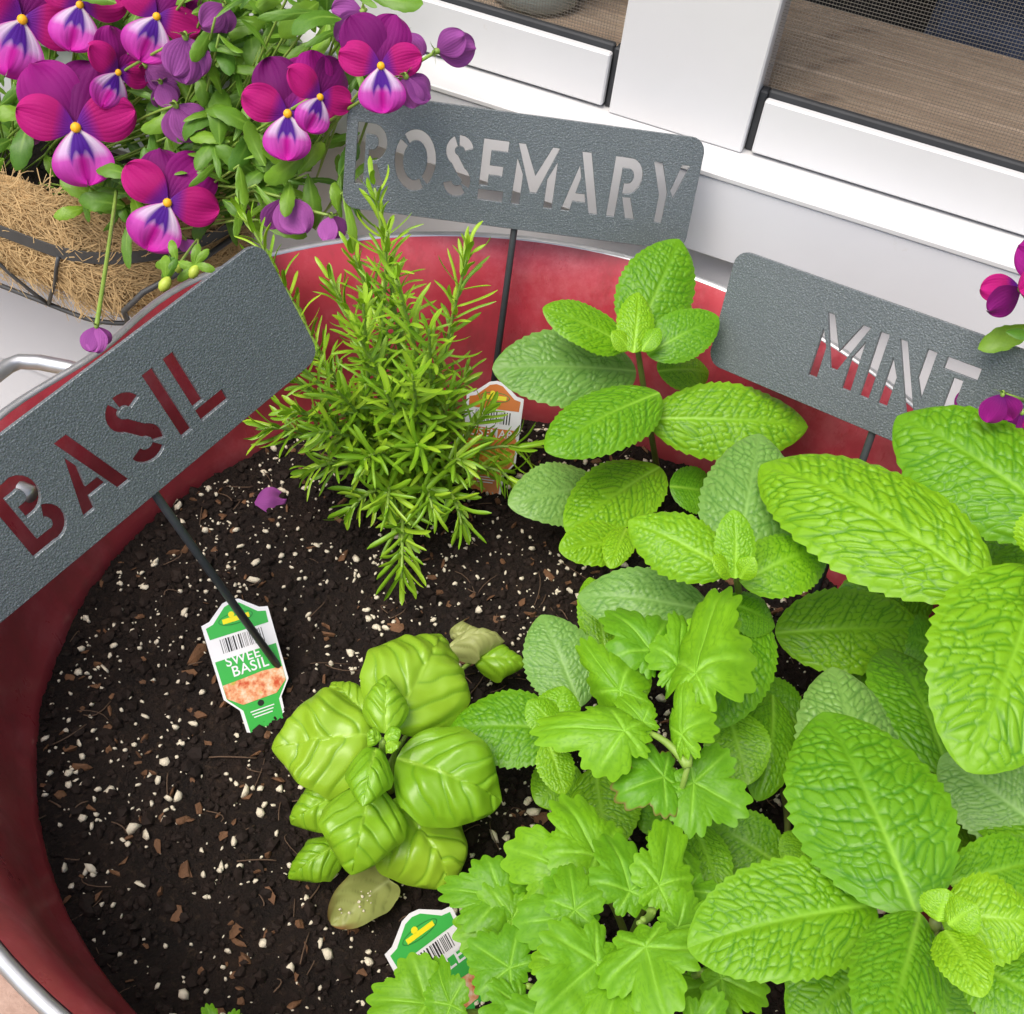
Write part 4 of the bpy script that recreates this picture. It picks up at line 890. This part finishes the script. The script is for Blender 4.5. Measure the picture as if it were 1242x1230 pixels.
for i, (tp, sc_) in enumerate(shoots):
    tip = P(*tp); b0 = base0+np.array([random.gauss(0, .012), random.gauss(0, .012), 0])
    dirv = tip-b0; midp = b0+dirv*.45+np.array([dirv[0]*.25, dirv[1]*.25, 0])*(1 if tp[2] < .11 else -.4)+ZZ*(.05 if tp[2] < .11 else 0)
    c = bez(b0, midp, tip, 40); Ls = np.linalg.norm(np.diff(c, axis=0), axis=1).sum()
    V, F = tube(c[:-1], np.linspace(.0020, .0009, 39), 6); wobj('stem', V, F, M['stem'], ros)
    npair = int(Ls*.80/.0050); ph = random.uniform(0, 6)
    for j in range(npair):
        f = .22+.78*(j+random.uniform(-.2, .2))/npair; f = min(max(f, 0), 1); idx = min(int(f*39), 38)
        tdir = nrm(c[idx+1]-c[idx]); u = nrm(np.cross(tdir, ZZ+.01)); vv = np.cross(tdir, u)
        for sgn in (0, math.pi):
            a = ph+j*1.35+sgn+random.uniform(-.3, .3); rd = u*math.cos(a)+vv*math.sin(a)
            op = math.radians(random.uniform(42, 72)*(1-.55*max(0, f-.75)/.25)); d = nrm(tdir*math.cos(op)+rd*math.sin(op))
            ln = random.uniform(.018, .031)*sc_*(1-.45*max(0, f-.85)/.15)
            nn = nrm(tdir-d*(tdir@d)+ZZ*.25); nn = nrm(nn-d*(nn@d)); bb = np.cross(nn, d)
            p = c[idx]+(c[idx+1]-c[idx])*(f*39-idx)
            if p[2] < .012: continue
            wdt = random.uniform(.019, .026)
            NE.append((float((p-CAM)@FW)+.04*random.random(), p, d*ln, bb*wdt, nn*ln, random.randrange(7)))
NE.sort(key=lambda q: q[0])
for (dd, p, X, Yv, Zv, k) in NE[:300]:
    q = p-base0; obj('needle', needle_me[k], ros, Matrix(((X[0], Yv[0], Zv[0], q[0]), (X[1], Yv[1], Zv[1], q[1]), (X[2], Yv[2], Zv[2], q[2]), (0, 0, 0, 1))))
VV = []; FF = []; AT = {k: [] for k in ('vein', 'rib', 'burn', 'lu', 'lv')}; o = 0
tm = []
for m_ in needle_me:
    v = np.zeros(len(m_.vertices)*3, np.float32); m_.vertices.foreach_get('co', v); f = np.zeros(len(m_.polygons)*4, np.int32); m_.loops.foreach_get('vertex_index', f)
    at = {}
    for k in AT: a = np.zeros(len(m_.vertices), np.float32); m_.attributes[k].data.foreach_get('value', a); at[k] = a
    tm.append((v.reshape(-1, 3), f.reshape(-1, 4), at))
groups_ = [[], [], [], []]
for i, q in enumerate(NE[300:]): groups_[i % 4].append(q)
for gi, gq in enumerate(groups_):
    VV = []; FF = []; AT = {k: [] for k in AT}; o = 0
    for (dd, p, X, Yv, Zv, k) in gq:
        v, f, at = tm[k]; VV.append(v[:, :1]*X+v[:, 1:2]*Yv+v[:, 2:]*Zv+p); FF.append(f+o); o += len(v)
        for a in AT: AT[a].append(at[a])
    s_ = wobj('needle_mass', np.concatenate(VV), np.concatenate(FF), M['rosemary'], ros, True, {a: np.concatenate(AT[a]) for a in AT}); s_['kind'] = 'stuff'

# ------------------------------------------------------------------ HANGING BASKET
bk = thing('hanging_basket', ws(-.75, .30, -.06), 'coir lined wire trough basket fixed to the white wall', 'basket')
def plan(t, grow=0., s1=-.405, d0=.225, d1=.350):
    """half stadium outline: t 0..1 from the far left along the front and round the right end to the wall"""
    R1 = (d1-d0)*.80; g = grow
    if t < .7: return (-1.25+(s1-R1+1.25)*(t/.7), d0-g)
    a = (t-.7)/.3*math.pi/2
    return (s1-R1+(R1+g)*math.sin(a), d1-(d1-d0+g)*math.cos(a)) if True else None
tt = list(np.linspace(0, .7, 30))+list(np.linspace(.7, 1, 22)[1:])
rows = [(.0, .072), (.006, .066), (.004, .044), (.002, .022), (.004, .008), (.002, -.012), (-.006, -.032), (-.02, -.048), (-.04, -.056), (-.08, -.058)]
V = []
for g, z in rows:
    for q in tt:
        s, d = plan(q, g); V.append(ws(s, d, z)+np.array([random.gauss(0, .0018), random.gauss(0, .0018), random.gauss(0, .0022)]))
nn = len(tt); F = [[i*nn+j, i*nn+j+1, (i+1)*nn+j+1, (i+1)*nn+j] for i in range(len(rows)-1) for j in range(nn-1)]
wobj('coir_liner', V, F, M['coir'], bk)
VV = []; FF = []; o = 0
for i in range(9000):
    q = random.uniform(.3, 1); ri = random.uniform(0, 7.9); i0 = int(ri); f = ri-i0
    g = rows[i0][0]*(1-f)+rows[i0+1][0]*f; z = rows[i0][1]*(1-f)+rows[i0+1][1]*f
    s, d = plan(q, g+.002); p = ws(s, d, z); s2, d2 = plan(min(1, q+.01), g+.002); tg_ = nrm(ws(s2, d2, z)-p+1e-9); out = nrm(np.cross(tg_, ZZ)); out = out if out@(-WN) > -.3 else -out
    a = random.gauss(0, .9); dv = tg_*math.cos(a)+ZZ*math.sin(a); ln = random.uniform(.008, .03)
    e = p+dv*ln+out*random.uniform(-.002, .004); m_ = (p+e)/2+out*random.uniform(.0, .004)+np.cross(dv, out)*random.gauss(0, .004)
    c = bez(p, m_, e, 5); w_ = np.cross(dv, out)*random.uniform(.0002, .0005)
    v = np.stack([c-w_, c+w_], 1).reshape(-1, 3); VV.append(v); FF.append(np.array([[2*j, 2*j+1, 2*j+3, 2*j+2] for j in range(4)])+o); o += 10
cf = wobj('coir_fibres', np.concatenate(VV), np.concatenate(FF), M['coir_fibre'], bk); cf['kind'] = 'stuff'
c = np.array([ws(*plan(q, .009), .020) for q in tt])
V = []
for p in c: V += [p+ZZ*.0055, p-ZZ*.0055]
for p in np.array([ws(*plan(q, .0075), .020) for q in tt]): V += [p+ZZ*.0055, p-ZZ*.0055]
m2 = 2*nn
F = [[2*j, 2*j+2, 2*j+3, 2*j+1] for j in range(nn-1)]+[[m2+2*j+1, m2+2*j+3, m2+2*j+2, m2+2*j] for j in range(nn-1)]+[[2*j, m2+2*j, m2+2*j+2, 2*j+2] for j in range(nn-1)]+[[2*j+1, 2*j+3, m2+2*j+3, m2+2*j+1] for j in range(nn-1)]
wobj('flat_band', V, F, M['basket_metal'], bk, False)
wv = []
V, F = tube([ws(*plan(q, -.012), -.062) for q in tt], .0022, 8); wobj('wire', V, F, M['basket_metal'], bk)
for q0, q1 in ((.02, .12), (.14, .24), (.26, .36), (.38, .48), (.50, .60), (.62, .72)):
    for qa, qb in ((q0, (q0+q1)/2), (q1, (q0+q1)/2)):
        pts = [ws(*plan(qa+(qb-qa)*f, .010-.022*f**2), .016-.078*f) for f in np.linspace(0, 1, 8)]
        V, F = tube(pts, .0018, 6); wobj('wire', V, F, M['basket_metal'], bk)
V, F = tube([ws(*plan(.97, .012), .012), ws(*plan(.90, .016), .006), ws(*plan(.83, .014), -.012), ws(*plan(.80, .008), -.034), ws(*plan(.80, -.004), -.058)], .0026, 8); wobj('wire', V, F, M['basket_metal'], bk)
V = [ws(*plan(q, -.006), .034) for q in tt]; V2 = [ws(plan(q)[0], .3515, .034) for q in tt]
me_ = wobj('basket_soil', V+V2, [[j, j+1, nn+j+1, nn+j] for j in range(nn-1)], M['soil'], bk)

# ------------------------------------------------------------------ VIOLAS
def petal_mesh(kind, Lp, Wp, seed, curl=.1, ruff=.05):
    r = np.random.default_rng(seed); nt, nv = 28, 19
    u_ = np.linspace(0, 1, nt); t = 1-(1-u_)**1.7; v = np.linspace(-1, 1, nv); t0 = dict(upper=.58, side=.56, lower=.62, faded=.55)[kind]
    w_ = np.where(t < t0, np.sin(np.pi/2*np.clip(t/t0, 0, 1))**.85, np.sqrt(np.clip(1-((t-t0)/(1-t0))**2, 0, 1))); w_ = np.maximum(w_, .02); w_[0] = .10
    T, Vv = np.meshgrid(t, v, indexing='ij'); W_ = w_[:, None]
    xx = Vv*W_*Wp/2; yy = T*Lp+ (0 if kind != 'lower' else .02*Lp*(np.abs(Vv))*T-.10*Lp*np.exp(-(Vv/.18)**2)*T**3)
    zz = -curl*Lp*(T**2)*.6+.10*Lp*np.sin(np.pi*T)*.5-.10*Wp*Vv**2*T+ruff*Lp*np.sin(Vv*5+r.uniform(0, 6))*T**2+ruff*.6*Lp*np.sin(T*7+Vv*3+r.uniform(0, 6))*T
    I = np.arange(nt*nv).reshape(nt, nv); F = np.stack([I[:-1, :-1], I[:-1, 1:], I[1:, 1:], I[1:, :-1]], -1).reshape(-1, 4)
    return mesh('petal', np.stack([xx, yy, zz], -1).reshape(-1, 3), F, M['pet_'+kind], True, {'lu': T, 'lv': Vv})
PM = {k: [petal_mesh(k, *d, seed=s_*7+1, curl=random.uniform(.02, .16), ruff=random.uniform(.03, .07)) for s_ in range(3)] for k, d in dict(upper=(.80, .70), side=(.66, .52), lower=(.66, .72), faded=(.75, .66)).items()}
ev, ef = lathe([(0, .06), (.045, .055), (.058, .035), (.064, 0), (.03, -.04), (0, -.05)], 12); EYE = mesh('flower', ev, ef, M['eye'])
cv = []
for k in range(5):
    V, F, at = blade((0, 0, 0), (.32*math.cos(k*1.257), .32*math.sin(k*1.257), -.12 if False else .1), .11, 'viola', nt=6, nv=5, nref=ZZ, seed=k); cv.append((V, F.tolist()))
cvv, cff = merge(cv+[(lathe([(0, -.1), (.07, -.06), (.08, .02), (.03, .12), (0, .13)], 8))])
CAL = mesh('calyx', cvv, cff, M['stem'], True)
def frame(z, yup, roll=0):
    z = nrm(z); y = nrm(yup-z*(np.asarray(yup)@z)); x = np.cross(y, z); a = math.radians(roll)
    return x*math.cos(a)+y*math.sin(a), y*math.cos(a)-x*math.sin(a), z
def m4(x, y, z, o, s=1.): return Matrix(((x[0]*s, y[0]*s, z[0]*s, o[0]), (x[1]*s, y[1]*s, z[1]*s, o[1]), (x[2]*s, y[2]*s, z[2]*s, o[2]), (0, 0, 0, 1)))
def flower(parent, px, py, D, wpx, roll=0, face=(0, 0), dark=False, pt=None):
    c = PD(px, py, D) if pt is None else pt; s = wpx*depth(c)/FPX/1.18
    tc = nrm(CAM-c); z = nrm(tc+RT*face[0]+UP*face[1]); x, y, z = frame(z, UP, roll)
    f = obj('flower', EYE, parent, m4(x, y, z, c-np.array(parent.location), s))
    for kind, ang, zo, tilt in (('upper', 26, -.08, -.10), ('upper', -22, -.05, -.16), ('side', 74, -.01, .10), ('side', -74, -.01, .08), ('lower', 180, .012, .12)):
        ang += random.uniform(-5, 5); R_ = Matrix.Rotation(math.radians(ang), 4, 'Z') @ Matrix.Rotation(tilt+random.uniform(-.08, .08), 4, 'X')
        kk = random.uniform(.92, 1.08)
        obj('petal', random.choice(PM[kind]), f, Matrix.Translation((0, 0, zo)) @ R_ @ Matrix.Diagonal((kk*random.choice((-1, 1)), kk, kk, 1)))
    return c, z
def faded(parent, px, py, D, wpx, ddir=(0, -1), n=3, spread=40, pt=None):
    """drooping lilac blossom seen from behind: petals hang from a green calyx; ddir = hanging direction in the picture"""
    c = PD(px, py, D) if pt is None else pt; s = wpx*depth(c)/FPX
    yv = nrm(RT*ddir[0]+UP*ddir[1]); x, y, z = frame(nrm(CAM-c), yv)
    f = obj('blossom', CAL, parent, m4(x, z, -y, c-np.array(parent.location), s*.9))
    li = Matrix((( *( (1, 0, 0)), 0), (0, 0, 1, 0), (0, -1, 0, 0), (0, 0, 0, 1)))
    for k in range(n):
        a = (k-(n-1)/2)*spread/max(1, n-1)*1.2+random.uniform(-8, 8)
        R_ = li @ Matrix.Rotation(math.radians(a), 4, 'Z') @ Matrix.Rotation(random.uniform(-.5, .5), 4, 'X') @ Matrix.Rotation(random.uniform(-.6, .6), 4, 'Y')
        obj('petal', random.choice(PM['faded']), f, Matrix.Rotation(math.pi, 4, 'X') @ li.inverted() @ R_ @ Matrix.Scale(random.uniform(1.0, 1.3), 4) if False else R_ @ Matrix.Scale(random.uniform(1.0, 1.3), 4))
    return c
VL = []
for k in range(6):
    V, F, at = blade((0, 0, 0), (1, 0, 0), [.36, .40, .20, .34, .17, .44][k], 'viola', arch=[.1, .14, .05, -.08, .12, .18][k], nt=20, nv=11, cup=.25-.1*(k % 3), nref=ZZ, seed=40+k, wave=.12, side=[0, .05, -.06, .04, 0, -.03][k])
    VL.append(mesh('leaf', V, F, M['viola_leaf'], True, at))
def vleaf(parent, p, d, ln, up):
    d = nrm(d); up = nrm(up-d*(up@d)); b = np.cross(up, d)
    obj('leaf', random.choice(VL), parent, m4(d, b, up, p-np.array(parent.location), ln))
def vstem(parent, a, b, sag=0., r=.0011):
    m_ = (a+b)/2+ZZ*sag; V, F = tube(bez(a, m_, b, 9), r, 6); wobj('stem', V, F, M['stem'], parent)
def viola(root, label, flowers, fades, leafreg, nl, seed):
    random.seed(seed)
    t = thing('viola_plant', root, label, 'viola', 'violas in the basket')
    rt = np.array(root)
    for fl in flowers:
        c, z = flower(t, *fl[:4], **(fl[4] if len(fl) > 4 else {})); e = c-z*.012
        vstem(t, rt+np.array([random.gauss(0, .03), random.gauss(0, .01), 0]), e, .01)
    for fa in fades:
        c = faded(t, *fa[:4], **(fa[4] if len(fa) > 4 else {})); vstem(t, rt+np.array([random.gauss(0, .03), random.gauss(0, .01), 0]), c, .02)
    k = 0
    while k < nl:
        x0, y0, x1, y1, d0, d1 = random.choice(leafreg); px, py, D = random.uniform(x0, x1), random.uniform(y0, y1), random.uniform(d0, d1)
        p = PD(px, py, D); a = random.uniform(0, 6.28)
        d = RT*math.cos(a)+UP*math.sin(a)+nrm(CAM-p)*random.uniform(-.3, .5); up = nrm(nrm(CAM-p)*.6+ZZ*.5+np.array([random.gauss(0, .35), random.gauss(0, .35), random.gauss(0, .2)]))
        vleaf(t, p, d, random.uniform(.020, .042), up); k += 1
        if k % 3 == 0: vstem(t, p, rt+(p-rt)*random.uniform(.2, .6)+np.array([random.gauss(0, .01), random.gauss(0, .01), -.01]), .0, .0009)
    return t
v1 = viola(ws(-.58, .29, .034), 'large magenta viola plant spilling over the coir on the left of the basket',
    [(27, 24, .245, 118, dict(roll=-14, face=(.1, .0))), (97, 6, .265, 92, dict(roll=-10, face=(-.1, .1))), (190, 20, .265, 92, dict(roll=-22)), (92, 155, .215, 122, dict(roll=8)), (143, 88, .25, 78, dict(roll=-12, face=(.55, -.1)))],
    [(225, 45, .25, 62, dict(ddir=(.1, -1))), (175, 80, .27, 52, dict(ddir=(.9, -.5))), (213, 128, .25, 60, dict(ddir=(.45, -1))), (42, 150, .24, 34, dict(ddir=(-.2, -1), n=2, spread=10)), (66, 78, .26, 30, dict(ddir=(0, -1), n=2, spread=10)), (195, 100, .27, 40, dict(ddir=(.3, -1)))],
    [(-60, -40, 260, 170, .275, .32), (-60, -60, 260, 180, .31, .345), (-60, -60, 260, 180, .31, .345), (-60, 120, 70, 195, .23, .28), (100, 215, 180, 262, .219, .226), (120, 100, 300, 230, .25, .30), (-60, -60, 260, 120, .26, .32)], 280, 21)
v2 = viola(ws(-.45, .30, .034), 'magenta viola plant leaning over the right end of the basket towards the rosemary',
    [(203, 246, .212, 104, dict(roll=-22)), (349, 138, .225, 104, dict(roll=-4, face=(-.1, 0))), (388, 118, .215, 82, dict(roll=-14, face=(.5, 0)))],
    [(345, 240, .215, 60, dict(ddir=(.1, -1))), (402, 262, .215, 44, dict(ddir=(.05, -1), n=2)), (272, 6, .27, 46, dict(ddir=(-.2, -1))), (225, 290, .215, 24, dict(ddir=(.3, -1), n=2))],
    [(220, -50, 400, 190, .31, .345), (220, -50, 400, 190, .31, .345), (230, -40, 420, 170, .25, .31), (260, 130, 400, 255, .245, .28), (200, 150, 330, 270, .235, .28), (270, 170, 390, 240, .22, .25), (240, -60, 450, 80, .27, .32), (230, 20, 330, 200, .26, .31), (225, -30, 330, 70, .28, .33)], 290, 22)
v3 = viola(ws(-.33, .32, .05), 'viola sprig with one magenta face hanging over the ROSEMARY plate corner',
    [(462, 80, .205, 92, dict(roll=4))],
    [(530, 62, .215, 56, dict(ddir=(1, .25), n=2, spread=30)), (492, 92, .21, 56, dict(ddir=(.5, -1), n=2, spread=30)), (490, 40, .25, 46, dict(ddir=(.2, -1))), (440, 14, .26, 56, dict(ddir=(-.5, -.3), n=3))],
    [(370, -40, 450, 60, .26, .32), (390, 20, 440, 110, .23, .27), (400, 200, 420, 260, .22, .25)], 26, 23)
v4 = viola(P(1330, 560, .0), 'viola sprig with magenta petals hanging behind the MINT sign',
    [(1300, 330, .16, 110, dict(roll=30))], [(1238, 350, .18, 60, dict(ddir=(-1, -.4), n=2, spread=30)), (1216, 478, .105, 44, dict(ddir=(-.2, -1), n=2)), (1190, 472, .19, 40, dict(ddir=(-.4, -1), n=2)), (1240, 500, .12, 50, dict(ddir=(.3, -1)))],
    [(1250, 360, 1330, 520, .14, .2)], 12, 24)
for o in v4.children:
    if o.name.startswith('blossom'):
        for ch in o.children: ch.data = random.choice(PM['upper'] if random.random() < .5 else PM['side'])
v4['group'] = 'violas beside the tub'
# hanging bud and pale seed pods over the basket front
def sprig(t, a, b, r=.0014):
    V, F = tube(bez(a, (a+b)/2+np.array([.004, -.004, .008]), b, 10), r, 7); wobj('stem', V, F, M['stem'], t)
a, b = PD(141, 232, .215), P(117, 396, .168); sprig(v2, a, b); random.seed(5)
faded(v2, 0, 0, 0, 40, ddir=(-.05, -1), n=3, spread=30, pt=P(117, 396, .168))
POD = mesh('seed_pod', *lathe([(0, -.5), (.22, -.40), (.36, -.1), (.33, .2), (.18, .45), (0, .55)], 10), simple('seed_pod', (.42, .52, .06), .5, var=.2))
for px, py, s_ in ((200, 345, 20), (235, 330, 18), (215, 325, 14)):
    c = P(px, py, .165); s = s_*depth(c)/FPX; x, y, z = frame(nrm(CAM-c), UP, random.uniform(-40, 40))
    obj('seed_pod', POD, v2, m4(x, -z, y, c-np.array(v2.location), s)); sprig(v2, PD(240, 290, .22), c, .0009)
    for k in range(4):
        a = random.uniform(0, 6.28); vleaf(v2, c+UP*.004, RT*math.cos(a)+UP*math.sin(a), .014, nrm(CAM-c))
# fallen petals on the soil
for (px, py, rot, sc_, lb) in ((326, 607, 20, .028, 'purple crumpled petal fallen on the soil between BASIL sign and rosemary'), (543, 545, 80, .022, 'purple petal fallen among the rosemary needles by the orange tag')):
    c = P(px, py, .006); x, y, z = frame(ZZ+np.array([.1, -.3, 0]), RT, rot)
    o = obj('fallen_petal', PM['faded'][0].copy() if False else petal_mesh('faded', .8, .8, 91, .5, .14), None, m4(x, y, z, c-y*sc_*.35, sc_)); o.name = 'fallen_petal'; tag(o, lb, 'petal')
